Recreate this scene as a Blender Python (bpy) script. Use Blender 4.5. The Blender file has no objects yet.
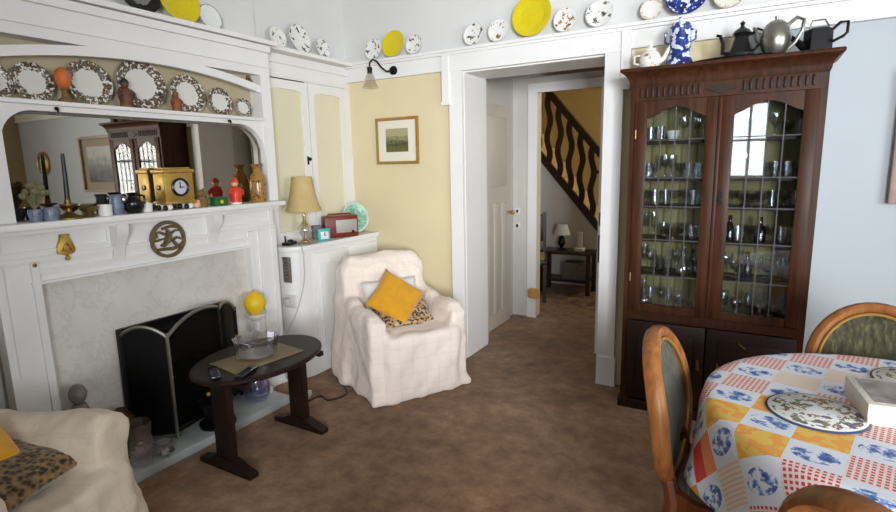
import bpy, bmesh, math, random
from mathutils import Vector, Matrix, Euler, noise as mnoise
random.seed(7)
sc = bpy.context.scene
COL = sc.collection
PI = math.pi
R_ = math.radians

# ------------------------------------------------------------------ materials
def srgb(r, g, b):
    f = lambda c: (c / 255 / 12.92) if c / 255 <= 0.04045 else ((c / 255 + 0.055) / 1.055) ** 2.4
    return (f(r), f(g), f(b), 1)

class NT:
    """terse node-tree builder"""
    def __init__(self, name):
        self.m = bpy.data.materials.new(name); self.m.use_nodes = True
        self.t = self.m.node_tree; self.n = self.t.nodes; self.n.clear()
        self.out = self.n.new('ShaderNodeOutputMaterial')
    def new(self, kind, **kw):
        nd = self.n.new('ShaderNode' + kind)
        for k, v in kw.items():
            setattr(nd, k, v)
        return nd
    def link(self, a, b): self.t.links.new(a, b)
    def put(self, sock, v):
        if hasattr(v, 'links') or isinstance(v, bpy.types.NodeSocket): self.link(v, sock)
        else: sock.default_value = v
    def coord(self, which='Object', scale=None, rot=None, loc=None):
        tc = self.new('TexCoord'); o = tc.outputs[which]
        if scale is not None or rot is not None or loc is not None:
            mp = self.new('Mapping'); self.link(o, mp.inputs[0])
            if loc is not None: mp.inputs[1].default_value = loc
            if rot is not None: mp.inputs[2].default_value = rot
            if scale is not None: mp.inputs[3].default_value = scale if hasattr(scale, '__len__') else (scale,) * 3
            o = mp.outputs[0]
        return o
    def noise(self, vec, scale, detail=3, rough=.55, w=None):
        nd = self.new('TexNoise')
        if w is not None:
            nd.noise_dimensions = '4D'; self.put(nd.inputs['W'], w)
        if vec is not None: self.link(vec, nd.inputs['Vector'])
        nd.inputs['Scale'].default_value = scale; nd.inputs['Detail'].default_value = detail
        nd.inputs['Roughness'].default_value = rough
        return nd.outputs['Fac']
    def math(self, op, a, b=0.0, c=None):
        nd = self.new('Math', operation=op); self.put(nd.inputs[0], a); self.put(nd.inputs[1], b)
        if c is not None: self.put(nd.inputs[2], c)
        return nd.outputs[0]
    def ramp(self, fac, stops, interp='LINEAR'):
        nd = self.new('ValToRGB'); cr = nd.color_ramp; cr.interpolation = interp
        self.link(fac, nd.inputs[0])
        while len(cr.elements) < len(stops): cr.elements.new(1.0)
        for e, (p, c) in zip(cr.elements, stops): e.position = p; e.color = c
        return nd.outputs[0]
    def mix(self, fac, a, b):
        nd = self.new('Mix', data_type='RGBA')
        self.put(nd.inputs[0], fac); self.put(nd.inputs[6], a); self.put(nd.inputs[7], b)
        return nd.outputs[2]
    def sep(self, vec):
        nd = self.new('SeparateXYZ'); self.link(vec, nd.inputs[0]); return nd.outputs
    def rand(self):
        return self.new('ObjectInfo').outputs['Random']
    def bsdf(self, color, rough=.5, metal=0, spec=.5, bump=None, bstr=.3, bdist=.01, **kw):
        p = self.new('BsdfPrincipled')
        self.put(p.inputs['Base Color'], color); self.put(p.inputs['Roughness'], rough)
        p.inputs['Metallic'].default_value = metal; p.inputs['Specular IOR Level'].default_value = spec
        for k, v in kw.items(): self.put(p.inputs[k.replace('_', ' ')], v)
        if bump is not None:
            b = self.new('Bump'); b.inputs['Strength'].default_value = bstr; b.inputs['Distance'].default_value = bdist
            self.link(bump, b.inputs['Height']); self.link(b.outputs[0], p.inputs['Normal'])
        self.link(p.outputs[0], self.out.inputs[0]); return p

M = {}
def plain(key, c, rough=.5, metal=0, spec=.5, var=.06, vscale=6, bstr=.0, bscale=40, **kw):
    t = NT(key); co = t.coord('Object'); n = t.noise(co, vscale, 3)
    c = srgb(*c)
    lo = tuple(x * (1 - var) for x in c[:3]) + (1,); hi = tuple(min(1, x * (1 + var)) for x in c[:3]) + (1,)
    col = t.ramp(n, [(.3, lo), (.7, hi)])
    bump = t.noise(co, bscale, 3) if bstr else None
    t.bsdf(col, rough, metal, spec, bump, bstr, **kw); M[key] = t.m; return t.m

plain('white_paint', (230, 228, 225), .42, var=.03, vscale=3, bstr=.05, bscale=60)
plain('frieze_paint', (214, 213, 210), .8, var=.03, vscale=2, bstr=.05, bscale=50)
plain('cream_paint', (219, 205, 166), .75, var=.035, vscale=2, bstr=.06, bscale=50)
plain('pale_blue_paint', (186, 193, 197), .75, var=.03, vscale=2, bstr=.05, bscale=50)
plain('lobby_paint', (204, 199, 192), .7, var=.03)
plain('dimmed_cream_paint', (176, 158, 120), .8, var=.04)  # cream darkened for the unseen walls, to cut bounced fill light
plain('cream_panel', (220, 213, 184), .5, var=.03, vscale=2)
plain('ceiling_paint', (225, 224, 220), .85, var=.02)
plain('niche_paint', (186, 172, 142), .7, var=.05)
plain('hall_paint', (210, 186, 128), .8, var=.05)
plain('black_iron', (22, 20, 20), .4, .6)
plain('black_gloss', (12, 12, 14), .25)
plain('matt_black', (10, 9, 9), .8)
plain('pewter', (150, 148, 140), .3, .9, var=.1)
plain('lead', (70, 70, 70), .55, .4)
plain('silver', (200, 198, 192), .22, 1.0, var=.05)
plain('brass', (190, 154, 78), .4, .7, var=.15, vscale=20)
plain('old_brass', (128, 104, 58), .45, .8, var=.2, vscale=25)
plain('bronze_trivet', (112, 94, 60), .55, .35, var=.25, vscale=40)
plain('yellow_glaze', (212, 192, 20), .3, var=.05)
plain('lemon', (232, 190, 20), .45, var=.06, vscale=12)
plain('mustard', (214, 152, 22), .9, var=.07, vscale=18, bstr=.2, bscale=250, Sheen_Weight=.3)
plain('white_china', (228, 226, 220), .25, var=.02)
plain('white_plastic', (220, 220, 216), .4, var=.02)
plain('cable_white', (190, 188, 180), .5, var=.03)
plain('cable_black', (18, 17, 17), .5, var=.03)
plain('teal', (60, 172, 178), .4)
plain('radio_red', (112, 34, 24), .4, var=.1)
plain('radio_grille', (168, 164, 156), .5, .3, var=.1, vscale=80)
plain('lampshade', (196, 172, 118), .85, var=.08, vscale=14)
plain('red_glaze', (214, 58, 34), .4, var=.08)
plain('orange_glaze', (198, 104, 48), .5, var=.12, vscale=30)
plain('skin_glaze', (226, 180, 140), .5)
plain('rust_coat', (96, 60, 40), .6, var=.4, vscale=25)
plain('red_rust', (138, 72, 50), .6, var=.3, vscale=30)
plain('green_glaze', (40, 96, 44), .4)
plain('dark_green', (30, 44, 34), .5)
plain('brown_fur', (122, 92, 52), .8, var=.15, vscale=40)
plain('tan_fur', (190, 140, 76), .9, var=.1, vscale=40)
plain('grey_stone', (120, 112, 104), .8, var=.25, vscale=30)
plain('blue_grey_china', (108, 116, 136), .3, var=.3, vscale=50)
plain('dried_flower', (120, 112, 84), .9, var=.25, vscale=50)
plain('mat_board', (226, 220, 202), .8, var=.02)
plain('grey_mount', (150, 138, 122), .8, var=.05)
plain('gilt', (176, 136, 72), .4, .5, var=.12, vscale=40)
plain('paint_frame', (162, 140, 126), .5, var=.12, vscale=20)
plain('dark_rubber', (24, 23, 24), .6)
plain('box_white', (216, 210, 198), .5, var=.03)
plain('cushion_white', (226, 220, 214), .9, var=.03)
plain('door_grey', (190, 183, 170), .5, var=.03)
plain('wick_white', (220, 218, 214), .5)
plain('bamboo', (122, 107, 76), .6, var=.15, vscale=60)
plain('stair_oak', (52, 30, 18), .4, var=.2, vscale=20)
plain('clock_face_cream', (222, 214, 170), .5)
plain('clock_face', (196, 196, 204), .3)
plain('daisy_green', (92, 160, 120), .25, var=.12)
plain('candle_dark', (26, 34, 34), .4)
plain('seat_pad', (150, 128, 96), .9, var=.1)
plain('curtain_cloth', (112, 118, 92), .9, var=.1)

def wood(key, dark, mid, rough=.3, scale=(30, 30, 2.2), spec=.3, lo=.3, hi=.72):
    t = NT(key); co = t.coord('Object', scale=scale)
    n = t.noise(co, 1.6, 5, .6); n2 = t.noise(t.coord('Object', scale=3), 1.0, 2)
    f = t.math('ADD', t.math('MULTIPLY', n, .75), t.math('MULTIPLY', n2, .25))
    t.bsdf(t.ramp(f, [(lo, srgb(*dark)), (hi, srgb(*mid))]), rough + .1, 0, spec, n, .06, .004); M[key] = t.m
wood('mahogany', (34, 18, 9), (80, 45, 25), .32, spec=.2)
wood('mahogany_dark', (24, 12, 8), (50, 26, 17), .4)
wood('dark_oak', (24, 14, 11), (46, 28, 21), .34, spec=.22)
wood('honey_wood', (108, 63, 29), (166, 107, 57), .3)
wood('chair_wood', (84, 40, 18), (128, 70, 34), .3)

# carpet
def carpet(key, a, b, c, d):
    t = NT(key); co = t.coord('Object')
    big = t.noise(co, 1.3, 4, .6); mid = t.noise(co, 9, 4, .7); fine = t.noise(co, 160, 2)
    f = t.math('ADD', t.math('MULTIPLY', big, .45), t.math('ADD', t.math('MULTIPLY', mid, .4), t.math('MULTIPLY', fine, .15)))
    col = t.ramp(f, [(.36, srgb(*a)), (.46, srgb(*b)), (.54, srgb(*c)), (.64, srgb(*d))])
    t.bsdf(col, .95, 0, .1, t.math('ADD', fine, mid), .5, .01, Sheen_Weight=.25); M[key] = t.m
carpet('carpet', (82, 52, 33), (120, 85, 56), (146, 109, 78), (178, 141, 108))
carpet('hall_carpet', (44, 20, 16), (90, 46, 32), (150, 118, 84), (60, 34, 26))

# marble
t = NT('marble'); co = t.coord('Object')
n = t.noise(co, 2.2, 6, .65); v = t.noise(co, 5, 8, .7)
vein = t.math('ABSOLUTE', t.math('SUBTRACT', v, .5))
c1 = t.ramp(n, [(.3, srgb(200, 194, 186)), (.7, srgb(222, 217, 210))])
t.bsdf(t.mix(t.math('MULTIPLY', t.math('LESS_THAN', vein, .02), .16), c1, srgb(150, 142, 134)), .25); M['marble'] = t.m
t = NT('hearth_stone'); co = t.coord('Object'); n = t.noise(co, 5, 6, .7)
t.bsdf(t.ramp(n, [(.3, srgb(158, 164, 162)), (.7, srgb(192, 196, 192))]), .22); M['hearth_stone'] = t.m

# mirror
t = NT('mirror_glass'); t.bsdf((.52, .48, .41, 1), .015, 1.0); M['mirror_glass'] = t.m

# thin clear glass: a Fresnel reflection over straight transmission
def thin_glass(key, tint, gain=1.0, rough=.02):
    t = NT(key); tr = t.new('BsdfTransparent'); tr.inputs[0].default_value = tint
    gl = t.new('BsdfGlossy'); gl.inputs['Roughness'].default_value = rough
    lw = t.new('LayerWeight'); lw.inputs[0].default_value = .5; base = .05 if gain < 1.5 else .07
    fac = t.math('ADD', t.math('MULTIPLY', t.math('POWER', lw.outputs['Facing'], 4.0), .55), base)
    mx = t.new('MixShader'); t.link(t.math('MULTIPLY', fac, gain), mx.inputs[0])
    t.link(tr.outputs[0], mx.inputs[1]); t.link(gl.outputs[0], mx.inputs[2]); t.link(mx.outputs[0], t.out.inputs[0])
    M[key] = t.m
thin_glass('pane_glass', (.93, .95, .96, 1), 1.4)
thin_glass('clear_glass', (.93, .95, .97, 1), 2.1, .08)
thin_glass('crystal', (.93, .91, .93, 1), 3.6, .16)
thin_glass('lilac_glass', (.78, .79, .90, 1), 2.4, .1)
thin_glass('green_glass', (.52, .78, .64, 1), 1.8, .06)
thin_glass('dark_glass', (.12, .14, .2, 1), 1.6, .05)
thin_glass('shade_glass', (.95, .94, .92, 1), 1.4, .12)

# slip cover cloth: cream with a faint woven check
def cover(key, base, line):
    t = NT(key); x = t.sep(t.coord('Object'))
    def stripes(s):
        m_ = t.math('FRACT', t.math('MULTIPLY', s, 11.0)); return t.math('LESS_THAN', m_, .07)
    l_ = t.math('MAXIMUM', stripes(x[0]), t.math('MAXIMUM', stripes(x[1]), stripes(x[2])))
    w = t.noise(t.coord('Object'), 4, 3)
    c = t.mix(t.math('MULTIPLY', l_, .2), t.ramp(w, [(.3, srgb(*base)), (.7, srgb(*[min(255, k + 6) for k in base]))]), srgb(*line))
    t.bsdf(c, .95, 0, .15, t.math('ADD', t.noise(t.coord('Object'), 300, 2), t.math('MULTIPLY', t.noise(t.coord('Object'), 13, 4), 3.0)), .35, .012, Sheen_Weight=.3)
    M[key] = t.m
cover('slipcover', (242, 227, 214), (214, 186, 168))
cover('slipcover_sand', (216, 200, 178), (196, 172, 148))

# leopard prints
for key, cs in (('leopard', ((42, 26, 16), (92, 62, 34), (160, 130, 92), (196, 172, 136))), ('leopard_dark', ((30, 20, 12), (64, 44, 24), (112, 86, 50), (140, 112, 72)))):
    t = NT(key); vo = t.new('TexVoronoi'); vo.inputs['Scale'].default_value = 52
    t.link(t.coord('Object'), vo.inputs[0]); n = t.noise(t.coord('Object'), 40, 3)
    f = t.math('ADD', vo.outputs['Distance'], t.math('MULTIPLY', t.math('SUBTRACT', n, .5), .9))
    t.bsdf(t.ramp(f, [(.18, srgb(*cs[0])), (.36, srgb(*cs[1])), (.5, srgb(*cs[2])), (.8, srgb(*cs[3]))]), .95, Sheen_Weight=.3); M[key] = t.m

# green velvet of the dining chairs
t = NT('green_velvet'); n = t.noise(t.coord('Object', scale=(60, 60, 6)), 1.2, 4, .6)
t.bsdf(t.ramp(n, [(.3, srgb(36, 33, 21)), (.55, srgb(70, 66, 43)), (.8, srgb(118, 114, 80))]), .9, Sheen_Weight=.15); M['green_velvet'] = t.m

# patterned plates: object-space radius picks the rim band
def plate_mat(key, ground, r0, r1, colors, scale=28, thresh=.5, rim=None, centre=None):
    """pattern lives where r0 < radius/plate < r1; plate meshes are modelled with unit radius and carry scale"""
    t = NT(key); co = t.coord('Object'); x = t.sep(co)
    rad = t.math('SQRT', t.math('ADD', t.math('POWER', x[0], 2.0), t.math('POWER', x[1], 2.0)))
    w = t.math('MULTIPLY', t.rand(), 37.0)
    n = t.noise(co, scale, 2, .6, w); sel = t.noise(co, scale * .55, 1, .5, t.math('ADD', w, 9.0))
    wav = t.math('ADD', rad, t.math('MULTIPLY', t.math('SUBTRACT', t.noise(co, 5, 1, .5, w), .5), .3))
    band = t.math('MULTIPLY', t.math('GREATER_THAN', wav, r0), t.math('LESS_THAN', rad, r1))
    spot = t.math('MULTIPLY', band, t.math('GREATER_THAN', n, thresh))
    k = len(colors)
    colr = t.ramp(sel, [(.32 + .36 * i / k, srgb(*c)) for i, c in enumerate(colors)], 'CONSTANT')
    c = t.mix(spot, srgb(*ground), colr)
    if rim: c = t.mix(t.math('GREATER_THAN', rad, .95), c, srgb(*rim))
    if centre: c = t.mix(t.math('LESS_THAN', rad, centre[0]), c, srgb(*centre[1]))
    t.bsdf(c, .22); M[key] = t.m
plate_mat('plate_rose', (216, 212, 204), .62, 1.0, [(60, 54, 44), (104, 94, 76), (80, 74, 56), (124, 88, 66), (70, 66, 52)], 7.5, .45)
plate_mat('plate_bird', (228, 226, 220), .1, .92, [(90, 92, 86), (120, 112, 100), (70, 74, 80)], 2.6, .58, (196, 198, 200))
plate_mat('plate_fruit', (230, 228, 222), .2, .9, [(150, 84, 40), (96, 88, 60), (180, 110, 60)], 2.4, .58, (205, 203, 198))
plate_mat('plate_silver_rim', (226, 226, 222), 2, 3, [(90, 90, 90)], 4, .5, (120, 116, 104))
plate_mat('plate_gold_rim', (226, 224, 216), .8, .97, [(170, 160, 130), (200, 190, 170)], 7, .5, (186, 172, 130))
plate_mat('plate_willow', (212, 218, 230), .0, .97, [(26, 44, 112), (34, 58, 134), (22, 36, 92)], 5.0, .44, (24, 38, 104))
plate_mat('plate_black', (120, 120, 118), .58, 1.2, [(16, 15, 18), (22, 20, 24)], 4, .2, (14, 14, 16))
plate_mat('plate_green', (190, 204, 192), .0, .86, [(128, 176, 146), (150, 194, 168), (112, 160, 132)], 4.5, .34, (206, 210, 202))
plate_mat('mat_botanic', (226, 226, 220), .2, .88, [(104, 122, 78), (140, 116, 84), (96, 92, 112), (150, 146, 100)], 7, .52, (60, 70, 96))

def china_pattern(key, ground, colors, scale, thresh):
    t = NT(key); co = t.coord('Object'); n = t.noise(co, scale, 2); s = t.noise(co, scale * .6, 1)
    k = len(colors)
    t.bsdf(t.mix(t.math('GREATER_THAN', n, thresh), srgb(*ground), t.ramp(s, [(.35 + .3 * i / k, srgb(*c)) for i, c in enumerate(colors)], 'CONSTANT')), .22)
    M[key] = t.m
china_pattern('willow_china', (206, 212, 226), [(26, 42, 110), (40, 64, 140), (24, 36, 92)], 26, .47)
china_pattern('rose_china', (228, 224, 216), [(196, 100, 84), (120, 130, 84), (220, 170, 150)], 26, .62)
china_pattern('vase_spots', (160, 118, 58), [(66, 42, 20), (96, 62, 30)], 48, .6)

# patchwork tablecloth in UV space (metres)
t = NT('patchwork'); uv = t.coord('UV', rot=(0, 0, R_(13)), loc=(-.009, -.028, 0))
sc_ = t.new('VectorMath', operation='SCALE'); t.link(uv, sc_.inputs[0]); sc_.inputs['Scale'].default_value = 7.9
g = t.sep(sc_.outputs[0])
ix, iy = t.math('FLOOR', g[0]), t.math('FLOOR', g[1]); fx, fy = t.math('FRACT', g[0]), t.math('FRACT', g[1])
par = t.math('ABSOLUTE', t.math('MODULO', t.math('ADD', ix, iy), 2.0))
cid = t.new('CombineXYZ'); t.link(t.math('ADD', ix, 57.0), cid.inputs[0]); t.link(iy, cid.inputs[1])
wn = t.new('TexWhiteNoise', noise_dimensions='2D'); t.link(cid.outputs[0], wn.inputs['Vector']); rnd = wn.outputs['Value']
# blue motif on white
nz = t.noise(sc_.outputs[0], 4.2, 4, .65)
dx, dy = t.math('ABSOLUTE', t.math('SUBTRACT', fx, .5)), t.math('ABSOLUTE', t.math('SUBTRACT', fy, .5))
inn = t.math('LESS_THAN', t.math('ADD', t.math('POWER', t.math('MULTIPLY', dx, 2.4), 2.0), t.math('POWER', t.math('MULTIPLY', dy, 3.4), 2.0)), 1.0)
motif = t.math('MULTIPLY', inn, t.math('GREATER_THAN', nz, .49))
blue = t.mix(motif, srgb(222, 226, 234), t.ramp(nz, [(.49, srgb(150, 174, 212)), (.56, srgb(84, 116, 176)), (.66, srgb(44, 74, 140))]))
# gingham / stripes
sx = t.math('GREATER_THAN', t.math('FRACT', t.math('MULTIPLY', fx, 9.0)), .42); sy = t.math('GREATER_THAN', t.math('FRACT', t.math('MULTIPLY', fy, 9.0)), .42)
redc = t.mix(t.math('MULTIPLY', sx, sy), srgb(232, 214, 210), srgb(200, 66, 58))
orc = t.mix(t.math('GREATER_THAN', fx, .5), srgb(214, 72, 66), t.mix(sx, srgb(238, 158, 104), srgb(232, 136, 84)))
yel = t.mix(t.math('GREATER_THAN', t.noise(sc_.outputs[0], 3, 2), .5), srgb(236, 192, 92), srgb(238, 166, 74))
crm = t.mix(t.math('MULTIPLY', sy, .7), srgb(232, 226, 214), srgb(224, 184, 160))
cc = t.mix(t.math('GREATER_THAN', rnd, .54), redc, orc)
cc = t.mix(t.math('GREATER_THAN', rnd, .68), cc, crm); cc = t.mix(t.math('GREATER_THAN', rnd, .86), cc, yel)
cl = t.mix(t.math('GREATER_THAN', par, .5), blue, cc)
t.bsdf(cl, .5, 0, .4); M['patchwork'] = t.m

# lining of the china cabinet, pleat shade painted as dark stripes
t = NT('lining'); x = t.sep(t.coord('Object')); s = t.math('FRACT', t.math('MULTIPLY', x[0], 12.0))
t.bsdf(t.ramp(s, [(.0, srgb(88, 84, 54)), (.14, srgb(136, 130, 90)), (.88, srgb(148, 142, 100)), (1, srgb(88, 84, 54))]), .9); M['lining'] = t.m

# small framed print
t = NT('landscape_print'); co = t.coord('Generated'); x = t.sep(co); n = t.noise(co, 7, 4)
f = t.math('ADD', x[2], t.math('MULTIPLY', t.math('SUBTRACT', n, .5), .7))
t.bsdf(t.ramp(f, [(.1, srgb(104, 98, 52)), (.35, srgb(66, 66, 40)), (.5, srgb(110, 108, 76)), (.7, srgb(166, 158, 120))]), .4); M['landscape_print'] = t.m
t = NT('boats_print'); co = t.coord('Generated'); x = t.sep(co); n = t.noise(co, 5, 4)
f = t.math('ADD', x[2], t.math('MULTIPLY', t.math('SUBTRACT', n, .5), .9))
t.bsdf(t.ramp(f, [(.1, srgb(70, 72, 72)), (.5, srgb(120, 124, 122)), (.8, srgb(176, 178, 172))]), .4); M['boats_print'] = t.m
t = NT('box_picture'); co = t.coord('Object'); n = t.noise(co, 14, 4)
t.bsdf(t.ramp(n, [(.35, srgb(112, 104, 98)), (.6, srgb(160, 152, 146))]), .25); M['box_picture'] = t.m
t = NT('sky_light'); e = t.new('Emission'); e.inputs[0].default_value = (.8, .9, 1, 1); e.inputs[1].default_value = 1; t.link(e.outputs[0], t.out.inputs[0]); M['sky_light'] = t.m

# ------------------------------------------------------------------ mesh builder
class MB:
    def __init__(self): self.bm = bmesh.new(); self.M = Matrix()
    def _f(self, vs):
        try: return self.bm.faces.new(vs)
        except ValueError: return None
    def v(self, p): return self.bm.verts.new(self.M @ Vector(p))
    def box(self, x0, x1, y0, y1, z0, z1, bev=0, seg=2):
        x0, y0, z0 = (q - random.uniform(0, .0004) for q in (x0, y0, z0)); x1, y1, z1 = (q + random.uniform(0, .0004) for q in (x1, y1, z1))
        P = [self.v((x, y, z)) for x in (x0, x1) for y in (y0, y1) for z in (z0, z1)]
        F = [self._f([P[i] for i in q]) for q in ((0, 1, 3, 2), (4, 6, 7, 5), (0, 4, 5, 1), (2, 3, 7, 6), (0, 2, 6, 4), (1, 5, 7, 3))]
        if bev:
            es = list({e for f in F for e in f.edges})
            bmesh.ops.bevel(self.bm, geom=es, offset=bev, segments=seg, profile=.5, affect='EDGES')
        return self
    def prism(self, poly, axis, a, b, bev=0):
        """poly: (u,v) pairs; axis 'x' -> (y,z), 'y' -> (x,z), 'z' -> (x,y)"""
        mk = {'x': lambda u, w, d: (d, u, w), 'y': lambda u, w, d: (u, d, w), 'z': lambda u, w, d: (u, w, d)}[axis]
        A = [self.v(mk(u, w, a)) for u, w in poly]; B = [self.v(mk(u, w, b)) for u, w in poly]
        n = len(poly); F = [self._f(A), self._f(B[::-1])]
        for i in range(n): F.append(self._f([A[i], A[(i + 1) % n], B[(i + 1) % n], B[i]]))
        if bev:
            es = [e for e in {e for f in F[:2] if f for e in f.edges}]
            bmesh.ops.bevel(self.bm, geom=es, offset=bev, segments=2, profile=.5, affect='EDGES')
        return self
    def band(self, low, up, axis, a, b):
        """solid strip between two equally long polylines"""
        mk = {'x': lambda u, w, d: (d, u, w), 'y': lambda u, w, d: (u, d, w), 'z': lambda u, w, d: (u, w, d)}[axis]
        L = [[self.v(mk(*p, d)) for p in low] for d in (a, b)]; U = [[self.v(mk(*p, d)) for p in up] for d in (a, b)]
        n = len(low)
        for i in range(n - 1):
            self._f([L[0][i], L[0][i + 1], U[0][i + 1], U[0][i]]); self._f([L[1][i], U[1][i], U[1][i + 1], L[1][i + 1]])
            self._f([L[0][i], L[1][i], L[1][i + 1], L[0][i + 1]]); self._f([U[0][i], U[0][i + 1], U[1][i + 1], U[1][i]])
        for i in (0, n - 1): self._f([L[0][i], U[0][i], U[1][i], L[1][i]])
        return self
    def tube(self, pts, r, n=8, closed=False, flat=1.0):
        pts = [Vector(p) for p in pts]; k = len(pts); rr = r if hasattr(r, '__len__') else [r] * k
        rings = []; up = None
        for i, p in enumerate(pts):
            if closed: d = pts[(i + 1) % k] - pts[i - 1]
            else: d = pts[min(i + 1, k - 1)] - pts[max(i - 1, 0)]
            d.normalize()
            if up is None:
                up = Vector((0, 0, 1)) if abs(d.z) < .9 else Vector((1, 0, 0))
            s = d.cross(up)
            if s.length < 1e-6: s = d.orthogonal()
            s.normalize(); up = s.cross(d).normalized()
            rings.append([self.v(p + (s * math.cos(2 * PI * j / n) + up * flat * math.sin(2 * PI * j / n)) * rr[i]) for j in range(n)])
        for i in range(k if closed else k - 1):
            A, B = rings[i], rings[(i + 1) % k]
            for j in range(n): self._f([A[j], A[(j + 1) % n], B[(j + 1) % n], B[j]])
        if not closed:
            self._f(rings[0][::-1]); self._f(rings[-1])
        return self
    def lathe(self, prof, n=24, c=(0, 0, 0), sx=1, sy=1):
        rings = []
        for r, z in prof:
            if r < 1e-5: rings.append([self.v((c[0], c[1], c[2] + z))])
            else: rings.append([self.v((c[0] + r * sx * math.cos(2 * PI * j / n), c[1] + r * sy * math.sin(2 * PI * j / n), c[2] + z)) for j in range(n)])
        for A, B in zip(rings, rings[1:]):
            if len(A) == 1 and len(B) == 1: continue
            for j in range(n):
                a = [A[0]] if len(A) == 1 else [A[j], A[(j + 1) % n]]; b = [B[0]] if len(B) == 1 else [B[(j + 1) % n], B[j]]
                self._f(a + b)
        if len(rings[0]) > 1 and len(rings[-1]) > 1 and abs(prof[0][0] - prof[-1][0]) < .045 and abs(prof[0][1] - prof[-1][1]) < .045:
            if prof[0] != prof[-1]:
                for j in range(n): self._f([rings[-1][j], rings[-1][(j + 1) % n], rings[0][(j + 1) % n], rings[0][j]])
            else: bmesh.ops.remove_doubles(self.bm, verts=rings[0] + rings[-1], dist=1e-6)
            return self
        for e, rv in ((rings[0], True), (rings[-1], False)):
            if len(e) > 1: self._f(e[::-1] if rv else e)
        return self
    def ball(self, c, rx, ry=None, rz=None, n=16, m=10):
        ry = rx if ry is None else ry; rz = rx if rz is None else rz
        return self.lathe([(math.sin(PI * i / m) * rx if 0 < i < m else 0, -math.cos(PI * i / m) * rz) for i in range(m + 1)], n, c, 1, ry / rx)
    def build(self, name, mat, parent=None, loc=(0, 0, 0), rot=(0, 0, 0), sharp=38, label=None):
        bmesh.ops.recalc_face_normals(self.bm, faces=self.bm.faces[:])
        me = bpy.data.meshes.new(name); self.bm.to_mesh(me); self.bm.free()
        for p in me.polygons: p.use_smooth = True
        me.set_sharp_from_angle(angle=R_(sharp))
        me.materials.append(M[mat] if isinstance(mat, str) else mat)
        o = bpy.data.objects.new(name, me); COL.objects.link(o)
        if parent: o.parent = parent
        o.location = loc; o.rotation_euler = rot
        if label: o['label'] = label
        return o

def tag(o, label, cat, group=None, kind=None):
    o['label'] = label; o['category'] = cat
    if group: o['group'] = group
    if kind: o['kind'] = kind
    return o
def thing(name, label, cat, loc=(0, 0, 0), rz=0, group=None):
    o = bpy.data.objects.new(name, None); COL.objects.link(o); o.empty_display_size = .1
    o.location = loc; o.rotation_euler = (0, 0, rz); return tag(o, label, cat, group)
def struct(o): o['kind'] = 'structure'; return o
def copy_tree(o, parent=None):
    c = o.copy(); COL.objects.link(c)
    if parent: c.parent = parent
    for ch in list(o.children): copy_tree(ch, c)
    return c
def box(*a, bev=0, M_=None):
    m = MB()
    if M_: m.M = M_
    return m.box(*a, bev=bev)

# ------------------------------------------------------------------ room shell
ZC = 3.0; XR = 3.0; YB = -2.2; YF = 3.5; RAIL0, RAIL1 = 2.165, 2.305
def S(m, name, mat): return struct(m.build(name, mat))
S(box(-3.2, XR, YB, 3.62, -.1, 0), 'floor', 'carpet')
S(box(-2.6, -.5, 3.62, 4.9, -.1, 0), 'floor.001', 'carpet')
S(box(-4.6, 1.0, 4.9, 7.4, -.1, 0), 'floor.002', 'hall_carpet')
S(box(-3.2, XR + .2, YB - .2, YF + .36, ZC, ZC + .1), 'ceiling', 'ceiling_paint')
# left wall (chimney breast line) below and above the rail
S(box(-3.1, -2.95, YB, YF, 0, ZC), 'wall_left', 'frieze_paint')
S(box(-2.95, -2.905, .9, 2.56, 0, ZC), 'wall_left.001', 'frieze_paint')
# far wall: door opening x -1.86..-.85 up to z 2.155
DX0, DX1, DZ = -1.86, -.85, 2.155
m = MB(); m.box(-3.1, DX0, YF, YF + .36, 0, ZC - .0)
S(MB().box(-3.1, DX0, YF, YF + .36, 0, RAIL0), 'wall_far', 'cream_paint')
m.bm.free()
S(MB().box(DX1, -.1, YF, YF + .36, 0, RAIL0), 'wall_far.001', 'cream_paint')
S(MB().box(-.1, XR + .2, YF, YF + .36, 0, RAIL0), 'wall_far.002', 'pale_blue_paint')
S(MB().box(-3.1, XR + .2, YF, YF + .36, RAIL0, ZC), 'wall_far.003', 'frieze_paint')
S(MB().box(DX0, DX1, YF, YF + .36, DZ, RAIL0), 'wall_far.004', 'white_paint')
# right wall with a wide window, back wall with a tall one
WY0, WY1, WZ0, WZ1 = .2, 1.8, .85, 2.45
m = MB(); m.box(XR, XR + .2, YB, WY0, 0, ZC); m.box(XR, XR + .2, WY1, YF, 0, ZC); m.box(XR, XR + .2, WY0, WY1, 0, WZ0); m.box(XR, XR + .2, WY0, WY1, WZ1, ZC)
S(m, 'wall_right', 'dimmed_cream_paint')
BX0, BX1, BZ0, BZ1 = -.36, .16, 1.2, 2.3
GX0, GX1, GZ0, GZ1 = 1.1, 2.7, .8, 2.45  # opening of an unseen window added to light the far corner
m = MB(); m.box(-3.1, BX0, YB - .2, YB, 0, ZC); m.box(BX1, GX0, YB - .2, YB, 0, ZC); m.box(GX1, XR + .2, YB - .2, YB, 0, ZC)
m.box(BX0, BX1, YB - .2, YB, 0, BZ0); m.box(BX0, BX1, YB - .2, YB, BZ1, ZC); m.box(GX0, GX1, YB - .2, YB, 0, GZ0); m.box(GX0, GX1, YB - .2, YB, GZ1, ZC)
S(m, 'wall_back', 'dimmed_cream_paint')
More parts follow.
